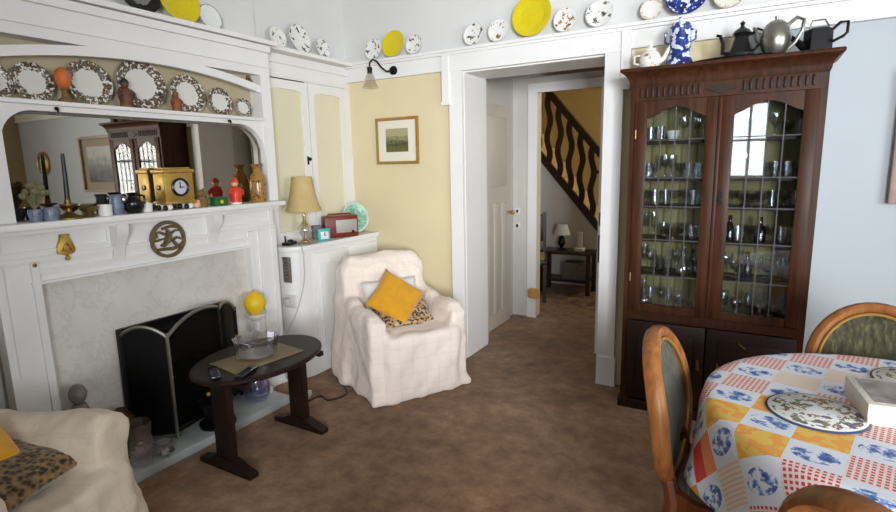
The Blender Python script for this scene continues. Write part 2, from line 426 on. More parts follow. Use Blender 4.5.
def win(name, ax, a0, a1, z0, z1, d, nm, nz):
    """ax 'x': window in a wall of constant x"""
    root = bpy.data.objects.new(name, None); COL.objects.link(root); struct(root)
    B = (lambda m, u0, u1, w0, w1, e0, e1: m.box(d + e0, d + e1, u0, u1, w0, w1)) if ax == 'x' else (lambda m, u0, u1, w0, w1, e0, e1: m.box(u0, u1, d + e0, d + e1, w0, w1))
    f = MB()
    for u0, u1, w0, w1 in ((a0, a1, z0, z0 + .06), (a0, a1, z1 - .06, z1), (a0, a0 + .06, z0, z1), (a1 - .06, a1, z0, z1)): B(f, u0, u1, w0, w1, -.04, .04)
    for i in range(1, nm): u = a0 + (a1 - a0) * i / nm; B(f, u - .02, u + .02, z0, z1, -.03, .03)
    for i in range(1, nz): w = z0 + (z1 - z0) * i / nz; B(f, a0, a1, w - .015, w + .015, -.02, .02)
    f.build('window_frame', 'white_paint', root)
    g_ = MB(); B(g_, a0 + .03, a1 - .03, z0 + .03, z1 - .03, -.004, .004); g_.build('window_pane', 'pane_glass', root)
win('window_1', 'x', WY0, WY1, WZ0, WZ1, XR + .1, 3, 2)
win('window_2', 'y', BX0, BX1, BZ0, BZ1, YB - .1, 2, 2)
win('added_window', 'y', GX0, GX1, GZ0, GZ1, YB - .1, 3, 2)
def curtain(name, label, x0, x1, y0, y1, z0, z1):
    m = MB(); n = 48; P = []
    for i in range(n + 1):
        f = i / n; w = .035 * math.sin(f * 2 * PI * 6)
        dx, dy = x1 - x0, y1 - y0; L = math.hypot(dx, dy)
        P.append((x0 + dx * f - dy / L * w, y0 + dy * f + dx / L * w))
    m.band(P, [(a - (y1 - y0) * .02, b + (x1 - x0) * .02) for a, b in P], 'z', z0, z1)
    return tag(m.build(name, 'curtain_cloth'), label, 'curtain')
curtain('curtain', 'olive curtain hanging left of the window in the back wall', -.78, -.38, YB + .09, YB + .09, .3, 2.45)
curtain('curtain.001', 'olive curtain hanging right of the window in the back wall', .20, .6, YB + .09, YB + .09, .3, 2.45)

# picture rail with its plate ledge (white boards)
m = MB(); m.box(-2.95, DX0 - .15, YF - .03, YF, RAIL0, RAIL1 - .03); m.box(DX1 + .13, XR, YF - .03, YF, RAIL0, RAIL1 - .03)
m.box(-2.95, XR, YF - .075, YF, RAIL1 - .018, RAIL1); m.box(-2.95, XR, YF - .055, YF, RAIL1 - .035, RAIL1 - .018); m.box(-2.95, DX0 - .15, YF - .04, YF, RAIL0, RAIL0 + .018)
m.box(DX1 + .13, XR, YF - .04, YF, RAIL0, RAIL0 + .018)
S(m, 'trim_1', 'white_paint')
# door surround on the far wall
m = MB()
m.box(DX0 - .105, DX0, YF - .035, YF + .0, .2, DZ); m.box(DX1, DX1 + .115, YF - .035, YF, .2, DZ)
m.box(DX0 - .11, DX0, YF - .045, YF, 0, .2); m.box(DX1, DX1 + .125, YF - .045, YF, 0, .2)
m.box(DX0 - .15, DX1 + .15, YF - .04, YF, DZ, RAIL1 - .03)
m.box(DX0 - .155, DX0 - .10, YF - .05, YF, 1.93, RAIL1 - .03); m.box(DX1 + .10, DX1 + .155, YF - .05, YF, 1.93, RAIL1 - .03)
m.box(DX0 - .165, DX0 - .09, YF - .055, YF, 1.925, 1.95)
S(m, 'trim_2', 'white_paint')
# reveals of the thick wall
m = MB(); m.box(DX0 - .02, DX0 + .004, YF, YF + .36, 0, DZ); m.box(DX1 - .004, DX1 + .02, YF, YF + .36, 0, DZ); m.box(DX0, DX1, YF, YF + .36, DZ - .01, DZ + .004)
S(m, 'trim_3', 'white_paint')
m = MB(); m.box(-.05, XR, YF - .02, YF, 0, .14); S(m, 'baseboard_far', 'white_paint')
m = MB(); m.box(-2.72, DX0 - .11, YF - .02, YF, 0, .16); S(m, 'baseboard_far.001', 'white_paint')
m = MB(); m.box(XR - .02, XR, YB, YF, 0, .14); S(m, 'baseboard_right', 'white_paint')
# lobby behind the doorway
LY = 4.78
S(MB().box(-2.12, -2.015, YF + .36, LY, 0, 2.34), 'wall_lobby_left', 'lobby_paint')
S(MB().box(-2.0, DX0 - .02, YF + .36, YF + .42, 0, 2.34), 'wall_lobby_near', 'lobby_paint')
S(MB().box(-.84, -.74, YF + .36, LY, 0, 2.34), 'wall_lobby_right', 'lobby_paint')
S(MB().box(-2.12, -.74, YF + .36, LY + .14, 2.34, 2.44), 'ceiling.001', 'lobby_paint')
m = MB(); m.box(-2.12, -1.80, LY, LY + .12, 0, 2.34); m.box(-.92, -.74, LY, LY + .12, 0, 2.34); m.box(-1.80, -.92, LY, LY + .12, 2.15, 2.34)
S(m, 'wall_lobby_far', 'lobby_paint')
m = MB(); m.box(-1.86, -1.77, LY - .025, LY, 0, 2.2); m.box(-.95, -.86, LY - .025, LY, 0, 2.2); m.box(-1.86, -.86, LY - .025, LY, 2.13, 2.21)
S(m, 'trim_4', 'white_paint')
m = MB(); m.box(-1.80, -1.785, LY, LY + .13, 0, 2.14); S(m, 'trim_5', 'cream_panel')
S(MB().box(-1.63, -.84, 4.1, 4.25, 2.185, 2.34), 'beam', 'stair_oak')
# hall
S(MB().box(-4.6, 1.0, 7.25, 7.35, 0, 3.2), 'wall_hall_far', 'hall_paint')
S(MB().box(-4.7, -4.6, 4.9, 7.35, 0, 3.2), 'wall_hall_left', 'hall_paint')
S(MB().box(1.0, 1.1, 4.9, 7.35, 0, 3.2), 'wall_hall_right', 'hall_paint')
S(MB().box(-4.7, 1.1, 4.9, 7.35, 3.2, 3.3), 'ceiling.002', 'frieze_paint')
m = MB(); m.box(-4.6, -2.12, LY + .0, LY + .12, 0, 3.2); m.box(-.74, 1.0, LY, LY + .12, 0, 3.2); m.box(-2.12, -.74, LY, LY + .12, 2.44, 3.2)
S(m, 'wall_hall_near', 'hall_paint')

# lobby closet door (white, long vertical panels) in the left lobby wall
d = thing('panel_door', 'white panelled door in the left side of the lobby beyond the doorway', 'door', (-2.0, 3.98, 0))
MB().box(-.01, .03, 0, .62, .01, 2.0).build('door_leaf', 'door_grey', d)
for k in range(3): MB().box(.028, .04, .08 + k * .17, .08 + k * .17 + .11, .15, 1.15, bev=.006).build('panel', 'door_grey', d)
MB().box(.028, .04, .08, .53, 1.3, 1.9, bev=.006).build('panel', 'door_grey', d)
MB().tube([(.03, .56, 1.05), (.07, .56, 1.05)], .012, 10).ball((.08, .56, 1.05), .02).build('knob', 'brass', d)
# open inner door seen on edge
d = thing('inner_door', 'white door standing open at the right of the inner doorway, seen on its edge', 'door', (-.98, 4.0, 0))
MB().box(-.02, .02, 0, .76, .01, 2.1).build('door_leaf', 'white_paint', d)
MB().box(-.013, .013, -.004, 0, .74, .95).build('lock_plate', 'black_iron', d)
MB().box(-.013, .013, -.004, 0, 1.02, 1.12).build('latch_plate', 'old_brass', d)
MB().tube([(-.02, .06, 1.42), (-.05, .06, 1.42)], .008, 8).ball((-.055, .06, 1.42), .016).build('knob', 'black_iron', d)

def switch(z, label, nm):
    s = thing(nm, label, 'switch', (-1.97, LY, z)); MB().box(-.03, .03, -.008, 0, -.03, .03, bev=.003).build('switch_plate', 'white_plastic', s)
    MB().box(-.008, .008, -.016, -.007, -.014, .014).build('rocker', 'black_gloss', s)
switch(1.04, 'upper of two light switches on the white lobby wall', 'light_switch')
switch(.90, 'lower of two light switches on the white lobby wall', 'light_switch.001')
tag(MB().box(-.06, .045, -.055, 0, -.05, .05, bev=.02).build('door_stop', 'tan_fur', loc=(-1.775, LY - .025, .25)), 'tan block fixed low on the inner door frame in the lobby', 'door stop')

# staircase in the hall
SY = 6.3
st = thing('staircase', 'dark staircase with wavy flat balusters climbing to the left in the hall', 'staircase', (-1.6, SY, 0))
slope = 1.17
rail = lambda x: 1.63 + (-.0 - x) * slope            # local x, x=0 at world -1.6
MB().band([(.75, rail(.75) - .06), (-1.1, rail(-1.1) - .06)], [(.75, rail(.75) + .05), (-1.1, rail(-1.1) + .05)], 'y', -.04, .04).build('handrail', 'stair_oak', st)
MB().band([(.75, rail(.75) - .92), (-1.1, rail(-1.1) - .92)], [(.75, rail(.75) - .80), (-1.1, rail(-1.1) - .80)], 'y', -.03, .03).build('stringer', 'stair_oak', st)
for k in range(12):
    x = .62 - k * .135; n = 12; L, U = [], []
    z0, z1 = rail(x) - .84, rail(x) - .02
    for i in range(n + 1):
        f = i / n; z = z0 + (z1 - z0) * f; w = .02 * math.sin(f * 4 * PI)
        L.append((x - .034 + w, z)); U.append((x + .034 + w, z))
    MB().band(L, U, 'y', -.012, .012).build('baluster', 'stair_oak', st)
MB().prism([(.75, 0), (.75, max(.02, rail(.75) - .9)), (-1.1, rail(-1.1) - .9), (-1.1, 0)], 'y', -.01, .02).build('spandrel', 'frieze_paint', st)
for k in range(12):
    x = .7 - k * .165; z = rail(x) - .86
    if z > .02: MB().box(x - .19, x, .03, .93, max(0, z - .19), z).build('step', 'hall_paint', st)
MB().box(.70, .80, -.05, .05, 0, rail(.75) + .15, bev=.01).build('newel_post', 'stair_oak', st)

tb = thing('hall_table', 'low dark telephone table under the stairs in the hall', 'table', (-1.82, 5.95, 0))
MB().box(-.3, .3, -.16, .16, .46, .49, bev=.005).build('tabletop', 'stair_oak', tb)
for x in (-.27, .27):
    for y in (-.13, .13): MB().box(x - .02, x + .02, y - .02, y + .02, 0, .46).build('leg', 'stair_oak', tb)
MB().box(-.27, .27, -.14, .14, .14, .16).build('shelf', 'stair_oak', tb)
l = thing('table_lamp', 'small dark table lamp with a pale shade on the hall table', 'lamp', (-1.9, 5.95, .49))
MB().lathe([(0, 0), (.05, 0), (.05, .015), (.02, .03), (.045, .08), (.03, .14), (.012, .17), (.012, .2), (0, .2)], 16).build('base', 'black_gloss', l)
MB().lathe([(.10, .18), (.06, .30), (.056, .30), (.096, .18)], 20).build('lamp_shade', 'frieze_paint', l)
t_ = thing('telephone', 'white telephone handset standing on its cradle on the hall table', 'telephone', (-1.68, 5.93, .49))
MB().box(-.05, .05, -.05, .05, 0, .04, bev=.01).build('cradle', 'white_plastic', t_)
MB().box(-.028, .028, -.016, .016, .03, .22, bev=.01).build('handset', 'white_plastic', t_)
tag(MB().box(-.14, .14, -.1, .1, 0, .2, bev=.01).build('storage_box', 'grey_stone', loc=(-1.72, 5.95, .16)), 'grey box on the lower shelf of the hall table', 'box')
hc = thing('hall_chair', 'dark wooden chair with a tan seat pad left of the hall table', 'chair', (-2.12, 5.45, 0), R_(20))
MB().box(-.2, .2, -.2, .2, .42, .46, bev=.01).build('seat', 'stair_oak', hc); MB().box(-.18, .18, -.18, .18, .46, .5, bev=.015).build('seat_pad', 'seat_pad', hc)
for x in (-.18, .18):
    MB().box(x - .018, x + .018, -.2, -.164, 0, .42).build('leg', 'stair_oak', hc); MB().box(x - .018, x + .018, .164, .2, 0, .95).build('leg', 'stair_oak', hc)
MB().box(-.18, .18, .17, .195, .62, .93, bev=.005).build('backrest', 'stair_oak', hc)
hp = thing('framed_picture', 'dark framed picture high on the cream hall wall above the stairs', 'picture', (-1.55, 7.24, 2.62))
MB().box(-.3, .3, -.03, 0, -.17, .17, bev=.005).build('frame', 'stair_oak', hp); MB().box(-.25, .25, -.034, -.028, -.12, .12).build('print', 'chair_wood', hp)

# ------------------------------------------------------------------ fireplace
XF = -2.80
fp = thing('fireplace', 'white painted fireplace surround with mantel shelf and pale marble panel', 'fireplace', (0, 0, 0))
m = MB(); m.box(-2.90, -2.84, 1.05, 2.42, .05, 1.0); m.build('marble_slab', 'marble', fp)
for y0, y1, in ((.95, 1.115), (2.28, 2.50)):
    m = MB(); m.box(-2.86, XF, y0, y1, 0, 1.12); a, b = (y0 + .04, y1 - .0) if y0 < 1 else (y0, y1 - .07)
    m.box(XF, XF + .014, y0, y0 + .03, 0, 1.1); m.box(XF, XF + .014, y1 - .03, y1, 0, 1.1)
    if y0 > 2: m.box(XF, XF + .014, y0 + .08, y0 + .11, 0, 1.1)
    m.build('pilaster', 'white_paint', fp)
m = MB(); m.box(-2.86, XF, .95, 2.50, 1.0, 1.26); m.box(XF, XF + .016, .95, 2.5, 1.105, 1.125); m.box(XF, XF + .012, 1.1, 2.3, 1.05, 1.065); m.box(XF, XF + .02, 1.08, 2.3, 1.0, 1.012)
for y0, y1 in ((.97, 1.44), (1.53, 1.98), (2.06, 2.48)):
    z0, z1 = 1.14, 1.245
    if 1.5 < y0 < 1.6: continue
    m.box(XF, XF + .012, y0, y1, z0, z0 + .015); m.box(XF, XF + .012, y0, y0 + .015, z0, z1); m.box(XF, XF + .012, y1 - .015, y1, z0, z1)
m.build('frieze_panel', 'white_paint', fp)
m = MB(); m.box(-2.86, -2.70, .93, 2.53, 1.255, 1.285, bev=.004); m.box(-2.86, -2.74, .95, 2.5, 1.235, 1.255); m.build('mantel_shelf', 'white_paint', fp)
for y in (1.47, 2.02):
    prof = [(XF, 1.05), (XF + .012, 1.05), (XF + .02, 1.10), (XF + .045, 1.15), (XF + .075, 1.19), (XF + .08, 1.24), (XF, 1.24)]
    MB().prism(prof, 'y', y - .028, y + .028).build('corbel', 'white_paint', fp)
m = MB(); m.box(-2.845, -2.815, 2.02, 2.065, .05, .685); m.build('fire_frame', 'old_brass', fp)
m = MB(); m.box(-2.845, -2.818, 1.43, 1.47, .05, .685); m.box(-2.845, -2.818, 1.43, 2.02, .65, .685); m.build('fire_canopy', 'black_iron', fp)
m = MB(); m.box(-2.842, -2.832, 1.46, 2.03, .05, .66); m.build('firebox', 'matt_black', fp)  # flat black panel over the marble where the fire opening sits
m = MB(); m.box(-2.835, -2.755, 1.58, 1.93, .05, .12, bev=.01); m.box(-2.835, -2.765, 1.56, 1.93, .30, .42, bev=.02); m.box(-2.83, -2.775, 1.6, 1.91, .12, .3)
m.build('stove_front', 'black_iron', fp)

hs = tag(MB().box(-2.86, -2.505, .98, 2.27, 0, .05, bev=.006).build('hearth', 'hearth_stone'), 'pale grey stone hearth slab in front of the fireplace', 'hearth')

om = thing('overmantel', 'white overmantel with arched mirror and a plate niche above it', 'overmantel', (0, 0, 0))
D0 = 1.765
zl = lambda y: 2.06 - .16 * (y - D0) ** 2
zu = lambda y: min(2.095, 2.105 - .16 * (y - D0) ** 2)
XB = -2.90
m = MB(); m.box(XB, XB + .006, 1.0, 2.5, 1.8, 2.1); m.build('niche_back', 'niche_paint', om)
for y0, y1 in ((.98, 1.06), (2.475, 2.55)): MB().box(XB, XF + .01, y0, y1, 1.285, 2.09).build('stile', 'white_paint', om)
ys = [1.05 + (2.48 - 1.05) * i / 40 for i in range(41)]
MB().band([(y, zl(y)) for y in ys], [(y, zu(y)) for y in ys], 'x', -2.83, XF).build('arched_strip', 'white_paint', om)
m = MB(); m.box(XB, XF, .93, 2.56, 2.09, RAIL1 - .03); m.box(XF, XF + .012, .93, 2.56, 2.14, 2.155); m.box(XF, XF + .025, .93, 2.56, 2.235, 2.275)
m.build('cornice', 'white_paint', om)
m = MB(); m.box(-2.95, XF + .05, .0, 2.6, RAIL1 - .025, RAIL1); m.build('plate_ledge', 'white_paint', om)
m = MB(); m.box(XB, XF + .025, 1.05, 2.48, 1.80, 1.82, bev=.003); m.build('niche_shelf', 'white_paint', om)
# mirror surround: spandrels between arched opening and niche shelf
def ztop(y):
    if y < 1.19: c, r = 1.19, .13
    elif y > 2.29: c, r = 2.29, .185
    else: return 1.775
    return 1.775 - r + math.sqrt(max(0, r * r - (y - c) ** 2))
ys = [1.06 + .13 * (1 - math.cos(PI / 2 * i / 10)) for i in range(11)] + [1.25 + .1 * i for i in range(11)] + [2.29 + .185 * math.sin(PI / 2 * i / 12) for i in range(13)]
MB().band([(y, ztop(y)) for y in ys], [(y, 1.80) for y in ys], 'x', -2.865, XF).build('spandrel', 'white_paint', om)
mp = [(y, ztop(y)) for y in ys]
MB().prism([(1.06, 1.285)] + mp + [(2.475, 1.285)], 'x', -2.868, -2.85).build('mirror', 'mirror_glass', om)
pts = [(-2.846, 1.066, 1.29)] + [(-2.846, min(max(y, 1.066), 2.469), z - .006) for y, z in mp] + [(-2.846, 2.469, 1.29)]
MB().tube(pts, .006, 6).build('mirror_bead', 'grey_stone', om)
for y in (1.28, 2.21):
    MB().tube([(XF, y, 1.79), (XF + .02, y, 1.79), (XF + .026, y, 1.78), (XF + .02, y, 1.772)], .004, 6).ball((XF + .012, y, 1.787), .009).build('hook', 'black_iron', om)
m = MB()
for dy, dz in ((0, .016), (-.013, -.006), (.013, -.006)): m.ball((-2.815, 2.40 + dy, 2.05 + dz), .014)
m.box(XB, -2.81, 2.392, 2.408, 2.015, 2.055)
m.build('trefoil', 'old_brass', om)

# ------------------------------------------------------------------ alcove cupboards
cu = thing('wall_cupboard', 'white built-in cupboard with cream door panels in the chimney alcove', 'cupboard', (-2.95, 2.55, .96))
m = MB(); m.box(0, .015, 0, .95, 0, 1.34); m.box(.0, .03, .0, .05, 0, 1.34); m.box(0, .03, .89, .95, 0, 1.34); m.box(0, .03, 0, .95, 1.16, 1.34)
m.box(0, .05, 0, .95, 1.255, 1.30); m.box(0, .035, 0, .95, 1.17, 1.185); m.build('frame', 'white_paint', cu)
MB().box(0, .13, 0, .95, 1.32, 1.345).build('plate_ledge', 'white_paint', cu)
for y0, y1, hy in ((.05, .465, .43), (.475, .89, .51)):
    m = MB(); m.box(.015, .035, y0, y0 + .055, .0, 1.15); m.box(.015, .035, y1 - .055, y1, 0, 1.15)
    m.box(.015, .035, y0, y1, 0, .08)
    ya = [y0 + .05 + (y1 - y0 - .1) * i / 16 for i in range(17)]; mid = (y0 + y1) / 2; hw = (y1 - y0 - .1) / 2
    arch = [(y, 1.06 + .03 * math.sqrt(max(0, 1 - ((y - mid) / hw) ** 4))) for y in ya]
    m.band(arch, [(y, 1.15) for y in ya], 'x', .015, .035)
    dr = m.build('door', 'white_paint', cu)
    MB().box(.012, .02, y0 + .04, y1 - .04, .05, 1.1).build('door_panel', 'cream_panel', dr)
    if y0 < .2:
        MB().tube([(.03, hy, .60), (.05, hy, .60)], .006, 8).ball((.055, hy, .60), .014).build('knob', 'black_iron', dr)
        MB().box(.034, .038, hy - .008, hy + .008, .56, .62).build('escutcheon', 'black_iron', dr)
m = MB(); m.box(.03, .034, .03, .44, 1.152, 1.158); m.build('gap_shadow_strip', 'black_iron', cu)  # solid black strip put in for the shadow line above the door

lc = thing('low_cupboard', 'low white cupboard with rounded end and curved top beside the armchair', 'cupboard', (0, 0, 0))
def foot(dx): # outline of the rounded front
    P = [(-2.94, 2.575), (-2.90, 2.565)]
    for i in range(9):
        a = -PI / 2 + PI / 2 * i / 8; P.append((-2.82 + (.12 + dx) * math.cos(a), 2.70 + (.135 + dx) * math.sin(a)))
    P += [(-2.70 + dx, 3.495), (-2.94, 3.495)]
    return P
MB().prism(foot(0), 'z', 0, .925).build('carcass', 'white_paint', lc)
MB().prism(foot(.025), 'z', .925, .96, bev=.004).build('top', 'white_paint', lc)
MB().prism(foot(.012), 'z', 0, .13).build('plinth', 'white_paint', lc)
for y0, y1 in ((2.74, 3.10), (3.115, 3.47)):
    dr = MB().box(-2.70, -2.685, y0, y1, .16, .89, bev=.003).build('door', 'white_paint', lc)
    m = MB()
    for a0, a1, b0, b1 in ((y0 + .05, y1 - .05, .22, .235), (y0 + .05, y1 - .05, .80, .815), (y0 + .05, y0 + .065, .22, .815), (y1 - .065, y1 - .05, .22, .815)): m.box(-2.686, -2.677, a0, a1, b0, b1)
    m.build('door_moulding', 'white_paint', dr)
    MB().tube([(-2.68, y1 - .03 if y0 < 3 else y0 + .03, .55), (-2.66, y1 - .03 if y0 < 3 else y0 + .03, .55)], .01, 10).build('knob', 'white_paint', dr)

# air vent and socket on the rounded end
AV = Matrix.Translation((-2.775, 2.562, 0))
v_ = thing('air_vent', 'grey metal air vent high on the end of the low cupboard', 'vent', (-2.775, 2.572, .80))
MB().box(-.035, .035, -.012, 0, -.09, .09, bev=.002).build('vent_plate', 'pewter', v_)
m = MB()
for k in range(7): m.box(-.028, .028, -.016, -.011, -.075 + k * .023, -.065 + k * .023)
m.build('louvre', 'grey_stone', v_)
so = thing('wall_socket', 'white double wall socket below the air vent', 'socket', (-2.775, 2.572, .575))
MB().box(-.04, .06, -.012, .0, -.045, .045, bev=.004).build('socket_plate', 'white_plastic', so)
pl = tag(MB().box(-.025, .025, -.035, 0, -.025, .025, bev=.008).build('electric_plug', 'cable_white', loc=(-2.775, 2.56, .575)), 'pale plug pushed into the wall socket under the vent', 'plug')

# ------------------------------------------------------------------ plates
PLATES = {}
def plate_mesh(mat):
    if mat in PLATES: return PLATES[mat]
    prof = [(0, .06), (.5, .06), (.62, .075), (.72, .12), (.98, .19), (1.0, .19), (1.0, .165), (.74, .09), (.6, .02), (.55, 0), (0, 0)]
    m = MB(); m.lathe(prof, 40); o = m.build('plate', mat); PLATES[mat] = o.data; bpy.data.objects.remove(o); return PLATES[mat]
def plate(mat, r, p, face, label, group, tilt=12, sx=1.0):
    """p: lowest point resting on the ledge; face: unit vector the plate looks along"""
    o = bpy.data.objects.new('plate', plate_mesh(mat)); COL.objects.link(o)
    n = Vector((face[0] * math.cos(R_(tilt)), face[1] * math.cos(R_(tilt)), math.sin(R_(tilt))))
    up = (Vector((0, 0, 1)) - n * n.z).normalized(); s = up.cross(n)
    mt = Matrix((s, up, n)).transposed().to_4x4(); mt.translation = Vector(p) + up * r
    o.matrix_world = mt @ Matrix.Diagonal((r * sx, r, r * .9, 1))
    return tag(o, label, 'plate', group)
GA = 'plates on the ledge of the left wall'; GB = 'plates on the ledge of the far wall'; GN = 'floral plates in the overmantel niche'
ex = (1, 0); ey = (0, -1)
for mat, y, r, lab, x in (('plate_black', 1.76, .12, 'black and grey ornate plate on the ledge at the top left', -2.83), ('yellow_glaze', 1.99, .125, 'yellow plate cut by the top edge above the mirror', -2.83),
        ('plate_silver_rim', 2.18, .075, 'small clear white plate with a thin dark rim above the mirror', -2.83), ('plate_bird', 2.74, .075, 'left grey-patterned plate above the alcove cupboard', -2.88),
        ('plate_bird', 2.95, .105, 'largest grey-patterned plate above the alcove cupboard', -2.88), ('plate_bird', 3.18, .075, 'small grey-patterned plate nearest the room corner', -2.88)):
    plate(mat, r, (x, y, RAIL1), ex, lab, GA)
for mat, x, r, lab in (('plate_bird', -2.615, .082, 'small bird plate left of the yellow oval by the corner'), ('yellow_glaze', -2.43, .10, 'small yellow plate above the wall lamp'),
        ('plate_bird', -2.24, .072, 'small bird plate right of the yellow plate by the corner'), ('plate_bird', -1.75, .078, 'first bird plate at the left end above the doorway'),
        ('plate_fruit', -1.562, .078, 'fruit plate left of the big yellow plate over the doorway'), ('yellow_glaze', -1.327, .140, 'big yellow plate above the doorway'),
        ('plate_fruit', -1.10, .080, 'fruit plate right of the big yellow plate over the doorway'), ('plate_bird', -.888, .084, 'bird plate at the right end above the doorway'),
        ('plate_gold_rim', -.588, .062, 'plain white plate with a gold rim above the china cabinet'), ('plate_willow', -.40, .115, 'blue and white willow plate above the china cabinet'),
        ('plate_gold_rim', -.185, .08, 'white plate with a gold rim right of the blue plate')):
    plate(mat, r, (x, YF - .062, RAIL1), ey, lab, GB, sx=.96 if 'big' in lab else 1)
for y, r, lab in ((1.085, .074, 'small floral plate at the far left of the niche'), (1.228, .086, 'floral plate second from the left in the niche'), (1.468, .108, 'large floral plate third from the left in the niche'),
        (1.73, .130, 'largest floral plate in the middle of the niche'), (1.995, .108, 'large floral plate right of the middle of the niche'), (2.205, .084, 'small floral plate second from the right in the niche'),
        (2.375, .062, 'smallest floral plate at the right end of the niche')):
    plate('plate_rose', r, (-2.850, y, 1.82), ex, lab, GN, 8)

# ------------------------------------------------------------------ ornaments
def figurine(name, label, loc, h, coat, hat, base='dark_green', face='skin_glaze', rz=0):
    f = thing(name, label, 'figurine', loc, rz)
    MB().lathe([(0, 0), (.20 * h, 0), (.21 * h, .05 * h), (.2 * h, .08 * h), (0, .08 * h)], 16).build('base', base, f)
    m = MB(); m.lathe([(0, .07 * h), (.21 * h, .07 * h), (.20 * h, .2 * h), (.24 * h, .36 * h), (.2 * h, .55 * h), (.1 * h, .66 * h), (0, .68 * h)], 16)
    for s in (-1, 1): m.tube([(0, s * .15 * h, .58 * h), (.05 * h, s * .27 * h, .45 * h), (.17 * h, s * .2 * h, .38 * h)], [.07 * h, .065 * h, .05 * h], 8)
    m.build('body', coat, f)
    m = MB(); m.ball((0, 0, .76 * h), .12 * h); m.ball((.12 * h, 0, .75 * h), .025 * h, n=8, m=6); m.build('head', face, f)
    m = MB(); m.lathe([(.135 * h, .80 * h), (.14 * h, .83 * h), (.11 * h, .9 * h), (.06 * h, .96 * h), (0, h)], 14); m.build('hat', hat, f)
    return f
o = thing('figurine', 'orange egg-shaped ornament on a dark foot between plates at the left of the niche', 'figurine', (-2.80, 1.328, 1.82))
MB().lathe([(0, 0), (.028, 0), (.03, .01), (.014, .025), (.012, .05), (.02, .06), (0, .062)], 16).build('foot', 'brown_fur', o)
MB().ball((0, 0, .108), .034, .034, .05).build('egg', 'orange_glaze', o)
figurine('figurine.001', 'figurine in a dark cap and brown coat beside the largest niche plate', (-2.805, 1.612, 1.82), .148, 'rust_coat', 'dark_green', 'brown_fur', 'rust_coat')
figurine('figurine.002', 'small figurine in a rust red coat right of the largest niche plate', (-2.805, 1.885, 1.82), .115, 'red_rust', 'brown_fur', 'brown_fur', 'red_rust')

MZ = 1.285; MX = -2.765
f = thing('flower_pot', 'grey pot of dried flowers at the left end of the mantel', 'flower pot', (MX, 1.125, MZ))
MB().lathe([(0, 0), (.022, 0), (.028, .04), (.025, .055), (.022, .055), (.02, .02), (0, .02)], 16).build('pot', 'blue_grey_china', f)
m = MB()
for k in range(16):
    a, e, q = random.uniform(0, 6.28), random.uniform(.2, 1), random.uniform(.05, .11)
    p = Vector((math.cos(a) * .035 * e, math.sin(a) * .06 * e, .06 + q)); m.tube([(0, 0, .05), p * .6 + Vector((0, 0, .03)), p], .0025, 5)
    m.ball(p, .012 + .006 * random.random(), n=8, m=6)
m.build('dried_flowers', 'dried_flower', f)
tag(MB().lathe([(0, 0), (.03, 0), (.036, .03), (.03, .06), (.026, .06), (.03, .03), (.0, .01)], 18).build('cup', 'blue_grey_china', loc=(MX, 1.185, MZ)), 'small blue-grey cup near the left end of the mantel', 'cup')
c = thing('candlestick', 'brass candlestick with one dark candle on the mantel', 'candlestick', (MX + .01, 1.255, MZ))
MB().lathe([(0, 0), (.055, 0), (.055, .008), (.03, .02), (.012, .035), (.012, .05), (.022, .058), (.04, .066), (.04, .07), (.014, .07), (.014, .09), (0, .09)], 24).build('holder', 'old_brass', c)
MB().tube([(0, 0, .075), (0, .004, .2), (0, .006, .30)], [.0115, .0105, .008], 10).build('candle', 'candle_dark', c)
tag(MB().lathe([(0, 0), (.028, 0), (.02, .008), (.012, .018), (.03, .03), (.046, .05), (.042, .05), (.02, .03), (0, .026)], 20).build('footed_bowl', 'old_brass', loc=(MX, 1.345, MZ)), 'little brass footed bowl on the mantel', 'bowl')
tag(MB().lathe([(0, 0), (.03, 0), (.032, .055), (.028, .055), (.026, .01), (0, .01)], 18).build('cup.001', 'white_china', loc=(MX, 1.42, MZ)), 'plain white cup on the mantel left of the black jug', 'cup')
o = thing('jug', 'blue-grey china jug on the mantel beside the white cup', 'jug', (MX - .015, 1.485, MZ))
MB().lathe([(0, 0), (.025, 0), (.036, .04), (.026, .08), (.03, .10), (.026, .10), (.02, .08), (0, .07)], 18).build('body', 'blue_grey_china', o)
MB().tube([(0, .026, .09), (0, .055, .075), (0, .05, .04), (0, .034, .03)], .005, 8).build('handle', 'blue_grey_china', o)
o = thing('jug.001', 'round black glossy jug left of the brass clock', 'jug', (MX, 1.56, MZ))
MB().lathe([(0, 0), (.03, 0), (.05, .03), (.048, .055), (.025, .075), (.02, .09), (.03, .105), (.024, .105), (0, .08)], 20).build('body', 'black_gloss', o)
MB().tube([(0, .025, .095), (0, .06, .085), (0, .062, .05), (0, .045, .04)], .006, 8).build('handle', 'black_gloss', o)
tag(MB().lathe([(0, 0), (.026, 0), (.03, .045), (.026, .045), (.022, .008), (0, .008)], 18).build('cup.002', 'white_china', loc=(MX - .02, 1.64, MZ)), 'small white pot between the black jug and the brass clock', 'cup')
ck = thing('mantel_clock', 'square brass mantel clock with round dark-rimmed dial', 'clock', (MX - .01, 1.803, MZ))
CKM = Matrix.Translation((0, 0, .014))
m = MB(); m.M = CKM; m.box(-.055, .045, -.085, .085, .02, .19, bev=.005); m.box(-.062, .052, -.093, .093, .185, .205, bev=.004); m.box(-.05, .04, -.075, .075, .205, .215, bev=.003); m.box(-.062, .052, -.093, .093, .018, .034, bev=.003)
m.build('case', 'brass', ck)
RX = Matrix.Rotation(PI / 2, 4, 'Y')
m = MB(); m.M = Matrix.Translation((.045, .0, .122)) @ RX; m.lathe([(.038, 0), (.05, 0), (.05, .01), (.044, .014), (.038, .01)], 32); m.build('bezel', 'black_gloss', ck)
m = MB(); m.M = Matrix.Translation((.045, .0, .122)) @ RX; m.lathe([(0, 0), (.04, 0), (.04, .004), (0, .004)], 32); dial = m.build('dial', 'clock_face', ck)
